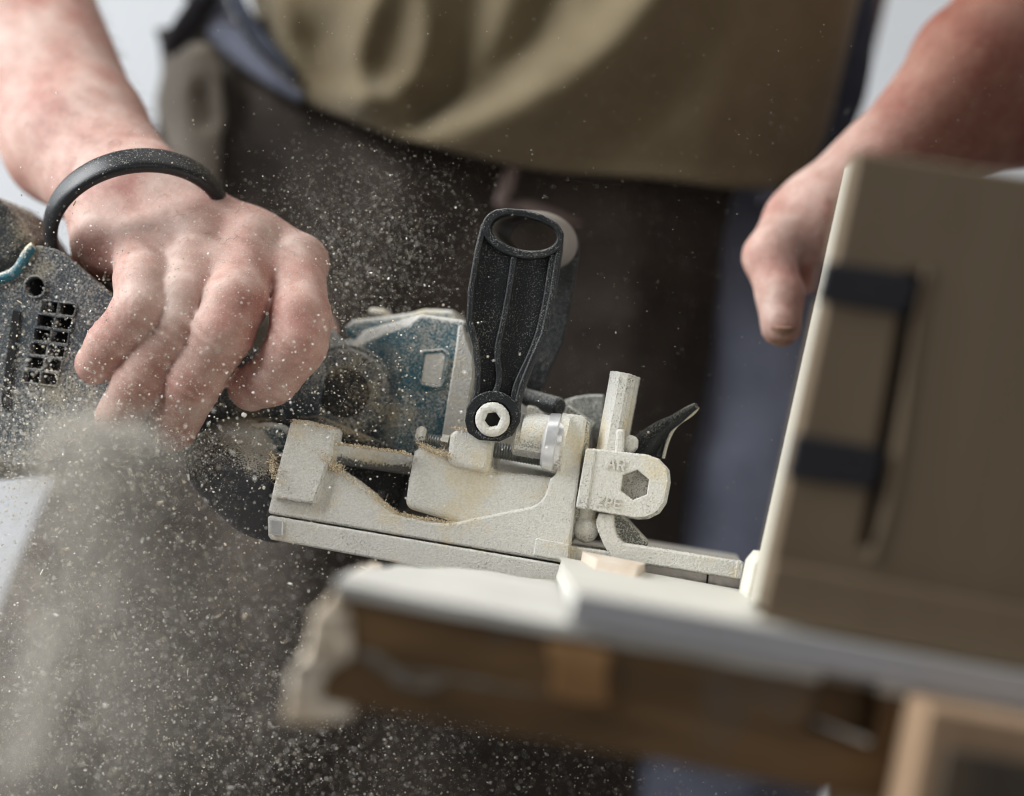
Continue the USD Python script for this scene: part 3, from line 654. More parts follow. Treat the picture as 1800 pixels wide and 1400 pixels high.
# ------------------------------------------------------------------ the worker
person = thing('person', (0, 0, 0), label='worker in olive shirt and dark brown apron holding the tool with one hand', category='person')
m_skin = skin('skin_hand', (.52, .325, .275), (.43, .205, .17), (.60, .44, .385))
m_nail = plain('fingernail', (.62, .42, .36), rough=.35, var=.1, scale=300)
m_shirt = cloth('olive_cloth', (.145, .112, .064), (.205, .165, .100), weave=1000, bump=.0008, fleck=.35)
m_apron = cloth('dark_apron', (.034, .027, .022), (.080, .064, .052), weave=1100, fleck=.6)
m_jean = cloth('blue_grey_cloth', (.12, .132, .18), (.20, .215, .28))
m_jean2 = cloth('navy_cloth', (.03, .036, .055), (.07, .08, .11))
m_band = dusty('black_rubber', (.016, .017, .019), .0, up=.10, rough=.38, grain=1700, bump=.0001, patchy=.1)
m_blackcloth = cloth('black_webbing', (.012, .011, .014), (.03, .026, .03))
m_tab = plain('pink_grey_tape', (.25, .19, .17), rough=.8)

def J(x, y, dep, r): return W(x, y, dep), r * (1 + dep) / FPX
def chain(P, js, k=.003):
    d = None
    for (a, ra), (b, rb) in zip(js[:-1], js[1:]):
        c = cap(P, a, b, ra, rb); d = c if d is None else smin(d, c, k)
    return d
pinky = [J(244, 438, .030, 48), J(252, 500, .006, 50), J(246, 546, -.003, 47), J(196, 603, .004, 41), J(168, 640, .012, 37)]
ringf = [J(345, 418, .028, 48), J(328, 520, .005, 51), J(308, 580, .000, 50), J(250, 665, .005, 47), J(206, 738, .016, 41)]
middle = [J(440, 424, .026, 50), J(415, 530, -.001, 54), J(390, 588, -.005, 54), J(340, 670, .002, 50), J(304, 752, .015, 44)]
index = [J(520, 464, .026, 50), J(528, 560, -.001, 51), J(523, 606, -.005, 51), J(480, 664, .001, 46), J(440, 682, .008, 41)]
thumb = [J(300, 420, .075, 52), J(420, 480, .095, 44), J(500, 540, .110, 38), J(560, 580, .112, 34)]
arm_l = [[J(192, 372, .058, 66), J(105, 262, .105, 90), J(-20, 50, .175, 112)], [J(262, 328, .058, 66), J(165, 225, .105, 88), J(52, 0, .175, 108)]]
palm_l = [[J(192, 372, .058, 66), J(196, 425, .046, 68), J(250, 440, .032, 48)], [J(222, 350, .056, 62), J(345, 420, .032, 50)],
          [J(262, 328, .058, 62), J(400, 412, .036, 50), J(440, 426, .030, 50)], [J(262, 340, .062, 60), J(440, 430, .045, 48), J(522, 464, .030, 47)], [J(250, 440, .034, 46), J(345, 425, .034, 46), J(440, 430, .034, 48), J(522, 466, .034, 46)], [J(300, 452, .020, 37), J(388, 470, .014, 40), J(476, 482, .016, 38)]]
bumps = [J(384, 402, .008, 20), J(476, 420, .008, 22), J(300, 410, .012, 18)]
elbow_l = W(-260, -330, .27); 
def hand_left(P):
    d = chain(P, arm_l[0], .01)
    d = smin(d, chain(P, arm_l[1], .01), .018)
    for q in palm_l: d = smin(d, chain(P, q, .006), .010)
    d = smin(d, cap(P, W(0, 20, .175), elbow_l, .033, .042), .02)
    fs = [smin(d, chain(P, f, .0045), .0042) for f in (pinky, ringf, middle, index, thumb)]
    out = fs[0]
    for f in fs[1:]: out = np.minimum(out, f)
    # tendons and hollows between the knuckles
    for (c, r) in bumps: out = out + .0026 * np.exp(-((P - c) ** 2).sum(-1) / (2 * (r * .85) ** 2))
    for js in (pinky, ringf, middle, index):
        for (a, ra) in (js[2], js[3]):          # creases over the finger joints
            ax = js[3][0] - js[2][0]; ax = ax / np.linalg.norm(ax); t = (P - a) @ ax
            near = np.exp(-((P - a) ** 2).sum(-1) / (2 * (ra * 1.1) ** 2))
            out = out + near * .0014 * (np.exp(-(t / .0012) ** 2) + .6 * np.exp(-((t - .0042) / .0011) ** 2) + .45 * np.exp(-((t + .0040) / .0011) ** 2))
    return out
h1 = surfnet(hand_left, np.array([-.205, -.032, -.035]), np.array([-.055, .13, .115]), .00135)
h0 = surfnet(hand_left, np.array([-.34, .055, .06]), np.array([-.10, .34, .30]), .0030)

wrist_r = J(1545, 285, .11, 62)
palm_r = [[J(1545, 285, .11, 62), J(1450, 370, .10, 66), J(1420, 420, .10, 58)], [J(1560, 300, .13, 60), J(1500, 420, .13, 60)], [J(1545, 285, .12, 60), J(1400, 380, .105, 50)]]
fing_r = [[J(1385, 395, .10, 46), J(1352, 452, .085, 45), J(1372, 520, .075, 41), J(1373, 574, .068, 37)], [J(1430, 400, .11, 44), J(1424, 450, .10, 36), J(1425, 492, .095, 26)],
          [J(1480, 430, .13, 42), J(1480, 540, .12, 38), J(1500, 640, .12, 32)], [J(1510, 430, .14, 42), J(1520, 540, .135, 36), J(1540, 630, .135, 30)], [J(1540, 420, .15, 40), J(1555, 520, .15, 33), J(1570, 590, .15, 28)]]
arm_r = [[J(1545, 285, .11, 62), J(1700, 110, .15, 92), J(1900, -80, .21, 125)], [J(1590, 305, .13, 60), J(1790, 190, .17, 100), J(2010, 30, .23, 120)]]
def hand_right(P):
    d = chain(P, arm_r[0], .01); d = smin(d, chain(P, arm_r[1], .01), .03)
    for q in palm_r: d = smin(d, chain(P, q, .006), .012)
    out = None
    for f in fing_r:
        e = smin(d, chain(P, f, .004), .006); out = e if out is None else np.minimum(out, e)
    a, ra = fing_r[0][3]
    return out
def puff(m, amp, sc, seed):
    m.vertices = m.vertices + m.vertex_normals * (amp * 2 * (meshkit.fbm(m.vertices * sc, 3, seed) - .5))[:, None]; return m
puff(h1, .0005, 80, 4)
h2 = surfnet(hand_right, np.array([.085, .03, -.02]), np.array([.36, .36, .30]), .0026)
# trunk, shoulders and upper arms (under the clothes)
CX, CY = .035, .335
sh_l, sh_r = np.array([CX - .20, CY + .03, .56]), np.array([CX + .20, CY + .03, .56])
el_r = W(2010, -100, .25)
def trunk(P):
    d = cap(P, np.array([CX - .05, CY + .035, .06]), np.array([CX - .05, CY + .03, .52]), .07, .095)
    d = smin(d, cap(P, np.array([CX + .05, CY + .035, .06]), np.array([CX + .05, CY + .03, .52]), .07, .095), .03)
    d = smin(d, cap(P, sh_l, sh_r, .06, .06), .04)
    d = smin(d, cap(P, sh_l, elbow_l, .055, .043), .03)
    d = smin(d, cap(P, elbow_l, W(-20, 20, .19), .042, .030), .02)
    d = smin(d, cap(P, sh_r, el_r, .055, .044), .03)
    d = smin(d, cap(P, el_r, W(1900, -20, .215), .043, .030), .02)
    return smin(d, cap(P, np.array([CX, CY + .02, .56]), np.array([CX, CY - .01, .68]), .06, .055), .03)
h3 = surfnet(trunk, np.array([-.45, .12, -.26]), np.array([.48, .52, .78]), .011)
def to_m3(m): return m3.Manifold(m3.Mesh(np.asarray(m.vertices, np.float32), np.asarray(m.faces, np.uint32)))
try:
    bd = to_m3(h1) + to_m3(h0) + to_m3(h2) + to_m3(h3); q = bd.to_mesh()
    bodym = trimesh.Trimesh(q.vert_properties[:, :3], q.tri_verts, process=False)
    if len(bodym.faces) < 1000: raise ValueError('empty')
except Exception as e:
    print('body union failed', e); bodym = cat(h1, h0, h2, h3)
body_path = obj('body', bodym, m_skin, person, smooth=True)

# fingernail of the little finger
def nail(c, n, along, w, l):
    n = n / np.linalg.norm(n); along = along - n * (along @ n); along /= np.linalg.norm(along); s_ = np.cross(n, along)
    u, v = np.meshgrid(np.linspace(-1, 1, 9), np.linspace(-1, 1, 9)); rr = np.minimum(1, (np.abs(u) ** 3 + np.abs(v) ** 3 + 1e-9) ** (-1 / 3) * np.maximum(np.abs(u), np.abs(v)))
    pts = c + (u * rr * w)[..., None] * s_ + (v * rr * l)[..., None] * along - ((u * rr) ** 2 * w * .45)[..., None] * n
    top = pts.reshape(-1, 3); bot = top - n * .0012
    return trimesh.convex.convex_hull(np.vstack([top, bot]))
c_ = W(166, 634, .012 - 37 / FPX * 1.01)
obj('fingernail', nail(c_, np.array([-.25, -.95, .12]), np.array([-.6, .1, -.8]), .0042, .0052), m_nail, person, smooth=60)

tn = np.array([.12, -.82, -.55]); tn /= np.linalg.norm(tn)
obj('fingernail', nail(W(1373, 574, .068) + tn * .0089, tn, np.array([.1, .5, -.8]), .0062, .0046), plain('brown_nail', (.38, .21, .145), rough=.5, var=.3, scale=200), person, smooth=60, label='brown thumbnail')  # thumbnail in a browner tone than the other nail
# fine hair on the forearms and the back of the hand
def hairs(m, n, parent, pick):
    p, f = trimesh.sample.sample_surface(m, n, seed=5); nz = m.face_normals[f]; ok = pick(p, nz); p, nz = p[ok], nz[ok]
    g = np.array([.45, -.35, -.75]) + rng.normal(size=(len(p), 3)) * .35; g -= nz * (g * nz).sum(1)[:, None]; g /= np.linalg.norm(g, axis=1)[:, None]
    L = .004 + .006 * rng.random(len(p)); pts = np.stack([p, p + (g * .45 + nz * .35) * L[:, None], p + (g * .95 + nz * .45) * L[:, None]], 1)
    c = UsdGeom.BasisCurves.Define(stage, path_for('arm_hair', parent)); c.CreateTypeAttr('linear')
    c.CreateCurveVertexCountsAttr(Vt.IntArray.FromNumpy(np.full(len(p), 3, np.int32))); c.CreatePointsAttr(Vt.Vec3fArray.FromNumpy(pts.reshape(-1, 3).astype(np.float32)))
    c.CreateWidthsAttr(Vt.FloatArray.FromNumpy(np.tile(np.array([.00009, .00007, .00003], np.float32), len(p)))); c.SetWidthsInterpolation('vertex')
    UsdShade.MaterialBindingAPI.Apply(c.GetPrim()).Bind(plain('hair_brown', (.10, .065, .045), rough=.5)); tags(c.GetPrim(), kind='stuff')
hairs(cat(h1, h0), 5200, person, lambda p, n: (p[:, 2] > .058 + .25 * np.clip(p[:, 0] + .10, 0, 1) * 0) & (n[:, 2] > -.2) & (rng.random(len(p)) < .5))
# wristband: a loose flattened rubber ring
wc = W(242, 396, .039); a_img = .76 * (.34 * (-UP * -1) * 0 + .30 * RIGHT - .95 * UP) - .64 * FWD; a_img /= np.linalg.norm(a_img)
e1 = np.cross(a_img, [0, 1.0, 0]); e1 /= np.linalg.norm(e1); e2 = np.cross(a_img, e1)
tt, pp = np.meshgrid(np.linspace(0, 2 * np.pi, 96, endpoint=False), np.linspace(0, 2 * np.pi, 16, endpoint=False), indexing='ij')
Rm, ra_, rr_ = 150 * MM * 1.05, .0064, .0030
def sup(c): return np.sign(c) * np.abs(c) ** .75
cen = np.cos(tt)[..., None] * e1 + np.sin(tt)[..., None] * e2
vb = wc + cen * (Rm + rr_ * sup(np.cos(pp)))[..., None] + (ra_ * sup(np.sin(pp)))[..., None] * a_img
ii = np.arange(96)[:, None] * 16 + np.arange(16)[None]; jj = np.roll(ii, -1, 0); kk = np.roll(ii, -1, 1); ll = np.roll(jj, -1, 1)
bandm = trimesh.Trimesh(vb.reshape(-1, 3), np.vstack([np.stack([ii, jj, kk], -1).reshape(-1, 3), np.stack([jj, ll, kk], -1).reshape(-1, 3)]), process=False)
if bandm.volume < 0: bandm.invert()
obj('wristband', bandm, m_band, person, smooth=True, label='loose black rubber wristband')

# clothes: sheets with thickness and folds
def seg_dist(P2, poly):
    d = np.full(P2.shape[:-1], 1e9)
    for a, b in zip(poly[:-1], poly[1:]):
        ab = b - a; t = np.clip(((P2 - a) @ ab) / (ab @ ab), 0, 1); d = np.minimum(d, np.linalg.norm(P2 - a - t[..., None] * ab, axis=-1))
    return d
def folds(Pxz, fl, ydep):
    o = 0
    for pts, width, amp in fl:
        poly = [W(x, y, ydep)[[0, 2]] for x, y in pts]
        poly = list(spline(np.array(poly), 24)) if len(poly) > 2 else [np.array(p) for p in poly]
        o = o + amp * np.exp(-(seg_dist(Pxz, np.array(poly)) / width) ** 2)
    return o
def sheet(S, thick, normal_hint=(0, -1, 0)):
    """a grid of points (n, m, 3) made a cloth of some thickness"""
    n, m_ = S.shape[:2]
    du, dv = np.gradient(S, axis=0), np.gradient(S, axis=1); N = np.cross(du, dv); N /= np.linalg.norm(N, axis=-1)[..., None] + 1e-12
    if (N[n // 2, m_ // 2] @ np.array(normal_hint)) < 0: N = -N
    V = np.vstack([S.reshape(-1, 3), (S - N * thick).reshape(-1, 3)]); o = n * m_
    idx = np.arange(o).reshape(n, m_); a, b, c, d = idx[:-1, :-1].ravel(), idx[1:, :-1].ravel(), idx[:-1, 1:].ravel(), idx[1:, 1:].ravel()
    F = [np.stack([a, b, c], 1), np.stack([b, d, c], 1), np.stack([a, c, b], 1) + o, np.stack([b, c, d], 1) + o]
    bd_ = np.r_[idx[0, :], idx[1:, -1], idx[-1, -2::-1], idx[-2:0:-1, 0]]; e = np.roll(bd_, -1)
    F += [np.stack([bd_, e, bd_ + o], 1), np.stack([e, e + o, bd_ + o], 1)]
    m = trimesh.Trimesh(V, np.vstack(F), process=False)
    if m.volume < 0: m.invert()
    return m
YS = .215
# shirt: tube round the trunk with a sagging hem
hem_px = [(405, -60), (440, 40), (480, 112), (530, 160), (600, 198), (700, 240), (800, 268), (900, 288), (1000, 300), (1100, 308), (1200, 318), (1290, 326), (1360, 322), (1420, 296), (1462, 240), (1500, 120), (1530, -40)]
hem = np.array([W(x, y, YS) for x, y in hem_px]); hs = spline(hem[:, [0, 2]], 150)
ztop = .56
ns, nt = 150, 110
sgrid = np.linspace(0, 1, ns); tgrid = np.linspace(0, 1, nt) ** 1.25
lx, rx = hem[0, 0] - .004, hem[-1, 0] + .01
S = np.zeros((ns, nt, 3))
bulge = np.abs(2 * sgrid - 1) ** 2.6 * .085
for j, t in enumerate(tgrid):
    top_x = CX + (sgrid - .5) * .40
    S[:, j, 0] = hs[:, 0] * (1 - t) + t * (.75 * hs[:, 0] + .25 * top_x)
    S[:, j, 2] = hs[:, 1] * (1 - t) + t * ztop
    S[:, j, 1] = YS + bulge - .018 * np.sin(np.pi * np.clip(t * 2.2, 0, 1)) * (1 - np.abs(2 * sgrid - 1) ** 2) + .012 * (1 - t) ** 6
fl = [([(1180, -40), (1080, 90), (960, 180), (800, 235), (720, 235)], .017, .020), ([(980, -40), (940, 60), (850, 150), (740, 200)], .011, -.010),
      ([(470, -30), (500, 70), (560, 150), (640, 185), (690, 180)], .011, .014), ([(690, -40), (640, 40), (622, 110), (640, 170)], .010, .013), ([(545, 60), (548, 110)], .016, -.012),
      ([(740, -40), (745, 60), (735, 130)], .010, .009), ([(840, -20), (800, 120), (700, 215)], .010, -.008), ([(1290, 0), (1250, 180), (1180, 300)], .03, .006), ([(1420, 60), (1380, 240)], .02, -.006),
      ([(600, 205), (800, 262), (1000, 292), (1200, 310), (1350, 312)], .004, .0022)]
ff = folds(S[..., [0, 2]], fl, YS) + .007 * (meshkit.fbm(S * 14, 3, 11) - .5) + .0016 * (meshkit.fbm(S * 70, 2, 12) - .5)
S[..., 1] -= ff
obj('shirt', sheet(S, .0022), m_shirt, person, smooth=True)
B = S.copy(); B[..., 1] = YS + .095 + np.sqrt(np.maximum(0, 1 - (2 * sgrid - 1) ** 2))[:, None] * .15
obj('shirt_back', sheet(B, .0022, (0, 1, 0)), m_shirt, person, smooth=True)

# apron: broad dark sheet hanging from the waist, wider to the lower left
YA = .262
lft = [(262, 40), (276, 120), (270, 200), (258, 330), (200, 560), (110, 800), (40, 960), (-20, 1120), (-60, 1500), (-80, 1800)]
rgt = [(1420, 40), (1400, 200), (1358, 380), (1330, 520), (1300, 660), (1266, 800), (1246, 920), (1234, 1060), (1200, 1380), (1180, 1800)]
ls_, rs_ = spline([W(x, y, YA + .03) for x, y in lft], 150), spline([W(x, y, YA) for x, y in rgt], 150)
sg_ = np.linspace(0, 1, 130)
A = ls_[None] * (1 - sg_)[:, None, None] + rs_[None] * sg_[:, None, None]
A[..., 1] = YA + .050 * np.abs(2 * sg_ - 1)[:, None] ** 3 - .018 * np.sin(np.pi * np.linspace(0, 1, 150))[None]
fa = [([(395, 120), (388, 220), (392, 330)], .007, .008), ([(352, 165), (362, 205)], .008, -.013), ([(700, 330), (640, 560), (560, 900), (520, 1300)], .03, .012), ([(1100, 330), (1120, 560), (1080, 900)], .025, .010), ([(1240, 500), (1180, 800), (1160, 1100)], .015, .006),
      ([(900, 420), (960, 520), (1100, 560)], .012, .005), ([(470, 200), (560, 330), (600, 420)], .012, .006), ([(420, 260), (470, 420)], .010, .005), ([(250, 900), (300, 1200)], .03, .01), ([(60, 1100), (100, 1350)], .02, .012)]
A[..., 1] -= folds(A[..., [0, 2]], fa, YA) + .010 * (meshkit.fbm(A * 11, 4, 21) - .5) + .0016 * (meshkit.fbm(A * 80, 2, 22) - .5)
obj('apron', sheet(A, .0026), m_apron, person, smooth=True, label='dark brown work apron')
# pocket flap in a lighter copy of the apron cloth, window light painted in
pk = np.array([[W(x0 + (x1 - x0) * u, y, .258 + .05 * (1 - u) ** 2) for u in np.linspace(0, 1, 14)] for y, x0, x1 in zip(np.linspace(78, 345, 26), np.interp(np.linspace(78, 345, 26), [78, 100, 180, 345], [330, 290, 272, 300]), np.interp(np.linspace(78, 345, 26), [78, 120, 345], [372, 390, 386]))])
pk[..., 1] -= .004 * np.sin(np.linspace(0, np.pi, 14))[None] + folds(pk[..., [0, 2]], [([(352, 165), (362, 205)], .006, -.012), ([(330, 100), (320, 300)], .008, .004)], .26)
obj('pocket', sheet(pk, .003), cloth('lit_apron_cloth', (.17, .145, .115), (.25, .215, .175)), person, smooth=True, label='side pocket at the hip, window light painted into its taupe cloth')

# trousers: hips and two legs behind the apron, blue grey
def legs(P):
    d = cap(P, np.array([CX - .05, CY + .05, .05]), np.array([CX + .03, CY + .05, .05]), .085, .085)
    d = smin(d, cap(P, np.array([CX - .085, CY + .045, .0]), np.array([CX - .20, CY + .05, -.42]), .075, .07), .03)
    d = smin(d, cap(P, np.array([CX - .20, CY + .03, -.42]), np.array([CX - .23, CY + .06, -.80]), .07, .055), .03)
    d = smin(d, cap(P, W(1352, 420, .325), W(1296, 1150, .325), .052, .060), .03)
    d = smin(d, cap(P, W(1296, 1150, .325), np.array([CX + .10, CY + .06, -.80]), .062, .055), .03)
    return d
tr = surfnet(legs, np.array([-.34, .19, -.84]), np.array([.30, .52, .16]), .009)
puff(tr, .006, 22, 31)
obj('trousers', tr, m_jean, person, smooth=True, label='blue grey trousers')
for q in (-1, 1):
    fx = CX + (-.23 if q < 0 else .10)
    obj('shoe', hull([np.array([fx, CY + .10, FLOOR + .045]), np.array([fx - .01, CY - .10, FLOOR + .035]), np.array([fx, CY + .04, FLOOR + .07])], .035).subdivide_to_size(.03), m_blackcloth, person, smooth=60)
# blue grey undershirt hem at both hips and the dark strap
def ribbon(pts, y, w, m, name, bulge=.0, **kw):
    c = spline([W(px, py, yy) for px, py, yy in pts], 40); tn = np.gradient(c, axis=0); tn /= np.linalg.norm(tn, axis=1)[:, None]
    sd = np.cross(tn, [0, 1.0, 0]); sd /= np.linalg.norm(sd, axis=1)[:, None]
    v = np.linspace(-1, 1, 9); ww = np.interp(np.linspace(0, 1, 40), np.linspace(0, 1, len(w)), w) * MM
    R_ = c[:, None] + sd[:, None] * (v[None, :, None] * ww[:, None, None]); R_[..., 1] += bulge * v[None] ** 2 + .004 * (meshkit.fbm(R_ * 60, 2, 5) - .5)
    obj(name, sheet(R_, .003), m, person, smooth=True, **kw)
ribbon([(330, -70, .30), (385, 40, .285), (430, 95, .262), (490, 146, .250), (530, 172, .247)], 0, [46, 42, 34, 24, 12], m_jean, 'undershirt_hem', .004)
ribbon([(385, -60, .285), (350, 10, .282), (310, 66, .285), (292, 92, .29)], 0, [30, 32, 30, 22], m_blackcloth, 'belt_strap', .003, label='black strap hanging at the hip')
ribbon([(400, -60, .27), (420, 10, .262), (470, 80, .25), (520, 140, .247)], 0, [16, 18, 16, 10], m_jean2, 'navy_trim', .002)
ribbon([(1530, -80, .28), (1512, 60, .27), (1475, 200, .262), (1420, 300, .255), (1345, 370, .25)], 0, [26, 34, 46, 40, 26], m_jean2, 'undershirt_hem', .004)
ribbon([(1365, 318, .243), (1345, 338, .242), (1330, 352, .243)], 0, [12, 22, 16], m_jean, 'undershirt_hem', .003)
ribbon([(905, 286, .232), (892, 320, .228), (876, 362, .226)], 0, [13, 18, 12], m_tab, 'apron_tape', .001, label='pinkish grey tape end below the shirt')
ribbon([(880, 366, .23), (930, 366, .232), (985, 384, .236), (1020, 392, .24)], 0, [8, 14, 12, 5], m_tab, 'apron_tape', .001)


# ------------------------------------------------------------------ sawdust: flying and lying grains, and the cloud
m_grain = plain('sawdust_pale', (.90, .87, .80), rough=.9, var=.25, scale=200)
m_grain2 = plain('sawdust_tan', (.80, .70, .53), rough=.9, var=.3, scale=200)
def proto(kind, k):
    g = trimesh.creation.icosphere(subdivisions=0 if k < 3 else 1, radius=1.0); r = np.random.default_rng(40 + k)
    v = g.vertices * (1 + .35 * (r.random((len(g.vertices), 1)) - .5))
    if kind == 'chip': v = v * [2.6, .8, .35] + np.stack([0 * v[:, 0], .25 * v[:, 0] ** 2, 0 * v[:, 0]], 1)
    elif kind == 'flake': v = v * [1.5, 1.1, .35]
    g.vertices = v; return g
def grains(name, pos, scale, kinds, label):
    p = path_for(name); pi = UsdGeom.PointInstancer.Define(stage, p); n = len(pos)
    protos = []
    for k, (kind, m) in enumerate(kinds):
        q = f'{p}/grain_{k:03d}' if k else f'{p}/grain'
        usdkit.mesh(stage, q, proto(kind, k), m, smooth=False); protos.append(Sdf.Path(q))
    pi.CreatePrototypesRel().SetTargets(protos)
    pi.CreateProtoIndicesAttr(Vt.IntArray.FromNumpy(rng.integers(0, len(kinds), n).astype(np.int32)))
    pi.CreatePositionsAttr(Vt.Vec3fArray.FromNumpy(np.asarray(pos, np.float32)))
    pi.CreateScalesAttr(Vt.Vec3fArray.FromNumpy(np.repeat(np.asarray(scale, np.float32)[:, None], 3, 1)))
    q = rng.normal(size=(n, 4)); q /= np.linalg.norm(q, axis=1)[:, None]
    pi.CreateOrientationsAttr(Vt.QuathArray([Gf.Quath(float(a), float(b), float(c), float(d)) for a, b, c, d in q]))
    tags(pi.GetPrim(), kind='stuff', label=label, category='sawdust')
def cluster(px, py, y, r, n, lo, hi, power=2.0):
    p = W(px, py, y) + rng.normal(size=(n, 3)) * r; return p, lo + (hi - lo) * rng.random(n) ** power
cl = [cluster(150, 990, -.03, (.040, .05, .048), 7000, .00012, .00040, 3.2), cluster(280, 1260, -.01, (.085, .07, .042), 9500, .00012, .00043, 3.2), cluster(200, 1340, -.02, (.08, .07, .045), 6500, .00012, .00043, 3),
      cluster(15, 760, -.025, (.026, .025, .022), 2600, .00012, .00055, 3), cluster(40, 600, -.02, (.03, .02, .03), 700, .00010, .00045, 3), cluster(100, 800, -.03, (.032, .03, .012), 2000, .00014, .00043, 3), cluster(645, 420, .05, (.024, .02, .020), 5200, .00006, .00020),
      cluster(600, 500, .05, (.022, .02, .020), 2000, .00010, .00032), cluster(440, 640, -.022, (.050, .010, .040), 1500, .00010, .00046, 3),
      cluster(600, 660, .006, (.022, .012, .024), 900, .00012, .00050, 3), cluster(800, 1340, .03, (.10, .08, .022), 4200, .00010, .00038, 3),
      cluster(420, 1000, .13, (.03, .03, .022), 1500, .00012, .0005, 3), cluster(200, 580, -.02, (.03, .02, .03), 700, .00010, .0004)]
u_ = rng.random((8000, 3)); cl.append((np.stack([-.21 + .40 * u_[:, 0], -.03 + .25 * u_[:, 1], -.17 + .36 * u_[:, 2]], 1), .00005 + .00012 * rng.random(8000) ** 2))
cl += [cluster(195, 825, -.005, (.018, .03, .013), 15000, .00005, .00013), cluster(225, 775, -.01, (.020, .02, .006), 8000, .00005, .00013), cluster(84, 1180, -.005, (.005, .02, .024), 6000, .00005, .00014),
       cluster(150, 940, .0, (.022, .04, .028), 9000, .00005, .00014), cluster(110, 1300, .0, (.045, .05, .03), 6000, .00005, .00016)]
big = cluster(190, 1050, -.02, (.055, .03, .06), 240, .0004, .0009, 2.5)
pos, sc = np.vstack([c[0] for c in cl]), np.concatenate([c[1] for c in cl])
keep = (pos[:, 1] > -.2) & (pos[:, 1] < .235); pos, sc = pos[keep], sc[keep]
grains('airborne_sawdust', pos, sc, [('flake', m_grain), ('grain', m_grain), ('flake', m_grain), ('grain', m_grain2)], 'fine pale sawdust flying around the tool and the hand')
kb = (big[0][:, 1] > -.15) & (big[0][:, 1] < .2)
grains('flying_wood_chips', big[0][kb], big[1][kb], [('chip', m_grain), ('chip', m_grain2), ('flake', m_grain)], 'larger pale wood chips tumbling in the dust below the hand')
# lying on the tool, the hand and along the plank
lp_, ls2 = [], []
def lay(m, n, lo, hi, need, to_world=None, side=.12):
    p, f = trimesh.sample.sample_surface(m, n, seed=int(n) + len(lp_)); nz = m.face_normals[f]
    ok = rng.random(len(p)) < np.clip(nz[:, 2] * need + side, 0, 1); p = p[ok] + nz[ok] * .00008
    if to_world: p = T0 + p[:, :1] * UA + p[:, 1:2] * DA + p[:, 2:] * WA
    lp_.append(p); ls2.append(lo + (hi - lo) * rng.random(len(p)) ** 2.2)
for m, k in settle: lay(m, int(min(9000, 900000 * m.area * k)), .00008, .00030, .9, True)
sub = h1.submesh([np.where((h1.triangles_center[:, 0] > -.2) & (h1.triangles_center[:, 2] < .11))[0]], append=True)
lay(sub, 9000, .00006, .00022, .35, side=.10)
lay(bandm, 2500, .00006, .00016, .4, side=.05)
hp, hsz = [], []
for a, b, n, sg3 in [((760, 1004), (1000, 1043), 5200, (.001, .004, .0011)), ((560, 792), (600, 832), 1500, (.0016, .003, .0010)), ((740, 783), (792, 803), 1000, (.0016, .003, .0006)), ((590, 779), (720, 798), 900, (.001, .002, .0004)),
                    ((476, 800), (490, 850), 700, (.0012, .003, .0018)), ((1050, 975), (1130, 992), 1000, (.001, .003, .0006)), ((600, 830), (700, 903), 700, (.001, .003, .0005)), ((700, 905), (800, 920), 700, (.001, .003, .0005)), ((800, 752), (860, 763), 700, (.001, .003, .0004)), ((515, 740), (588, 753), 900, (.001, .004, .0004)), ((1030, 908), (1050, 920), 300, (.001, .002, .0010))]:
    t = rng.random((n, 1)); hp.append(W(*a, .004) * (1 - t) + W(*b, .002) * t + rng.normal(size=(n, 3)) * sg3); hsz.append(.00008 + .00030 * rng.random(n) ** 2.6)
m_grain3 = plain('sawdust_heap_tan', (.72, .58, .38), rough=.9, var=.3, scale=300)
grains('sawdust_heaps', np.vstack(hp), np.concatenate(hsz), [('grain', m_grain3), ('flake', m_grain3), ('grain', m_grain2)], 'tan sawdust heaped in the corners of the tool and along the plank')
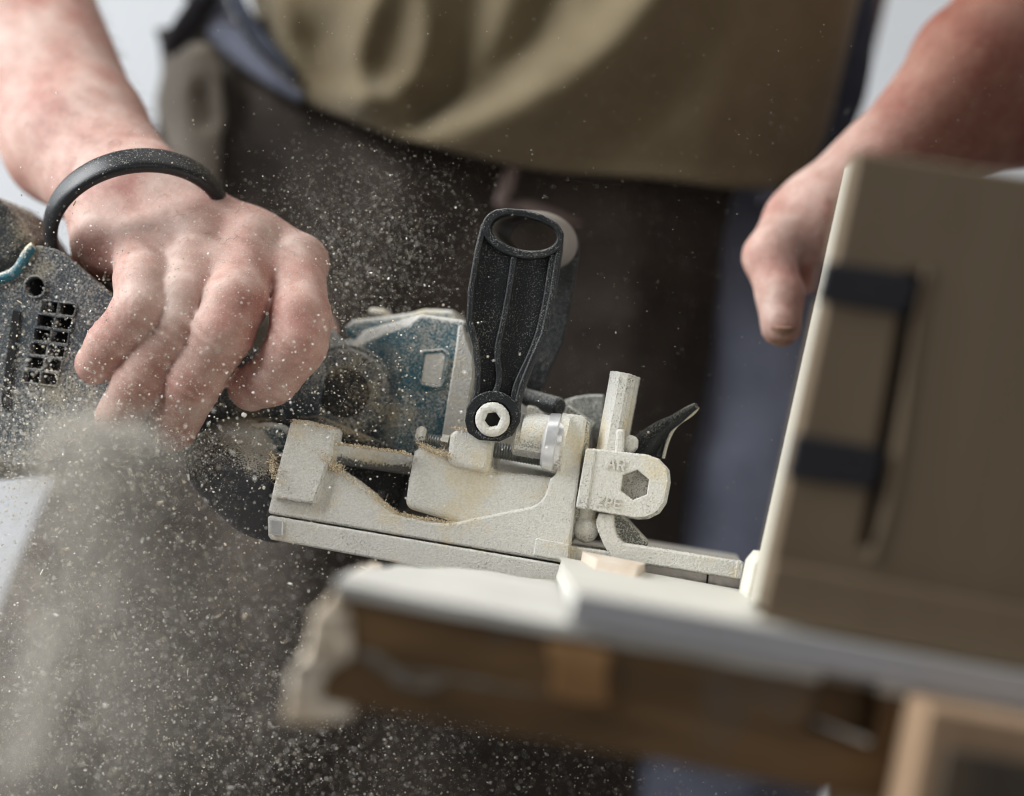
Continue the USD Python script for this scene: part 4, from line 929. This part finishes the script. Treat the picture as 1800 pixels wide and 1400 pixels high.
grains('settled_sawdust', np.vstack(lp_), np.concatenate(ls2), [('grain', m_grain), ('grain', m_grain2), ('flake', m_grain), ('grain', m_grain)], 'fine sawdust lying on the tool, the hand and the plank edge')

def cloud():
    blobs = [(W(185, 830, .0), (.027, .04, .026), 85), (W(215, 780, .0), (.027, .04, .010), 105), (W(140, 940, .0), (.032, .05, .042), 24), (W(210, 1080, .02), (.075, .08, .085), 9), (W(82, 1180, -.01), (.011, .03, .045), 75), (W(60, 1330, 0), (.055, .06, .045), 13)]
    n = {'g': ('geometry', {}), 'ns': ('noise_texture', {'scale': 26, 'detail': 2, 'roughness': .65, 'distortion': 1.2}),
         'nr': ('map_range', {'range_type': 'smoothstep', 'from_min': .36, 'from_max': .70, 'to_min': .04, 'to_max': 1.75, 'clamp': True}),
         'v': ('principled_volume', {'color': (1.0, .92, .80), 'anisotropy': .1}), 'tot': ('math', {'math_type': 'multiply'})}
    l = [('g.position', 'ns.vector'), ('ns.fac', 'nr.value'), ('nr.result', 'tot.value2')]
    prev = None
    for k, (c, r, w) in enumerate(blobs):
        c = np.array(c); r = np.array(r) * 1.5
        n[f'm{k}'] = ('mapping', {'location': tuple(-c / r), 'scale': tuple(1 / r)}); n[f'q{k}'] = ('gradient_texture', {'gradient_type': 'quadratic_sphere'})
        n[f'a{k}'] = ('math', {'math_type': 'multiply_add', 'value2': float(w), 'value3': 0.0})
        l += [('g.position', f'm{k}.vector'), (f'm{k}.vector', f'q{k}.vector'), (f'q{k}.fac', f'a{k}.value1')]
        if prev: l.append((prev, f'a{k}.value3'))
        prev = f'a{k}.value'
    l += [(prev, 'tot.value1'), ('tot.value', 'v.density')]
    return usdkit.material(stage, f'{LOOKS}/dust_volume', n, l, volume='v.volume')
cm = trimesh.creation.icosphere(subdivisions=3, radius=1.0); cm.apply_scale([.125, .12, .145]); cm.apply_translation(W(190, 1080, .0))
obj('dust_cloud', cm, cloud(), smooth=False, kind='stuff', label='pale cloud of fine wood dust billowing below the hand', category='dust cloud')
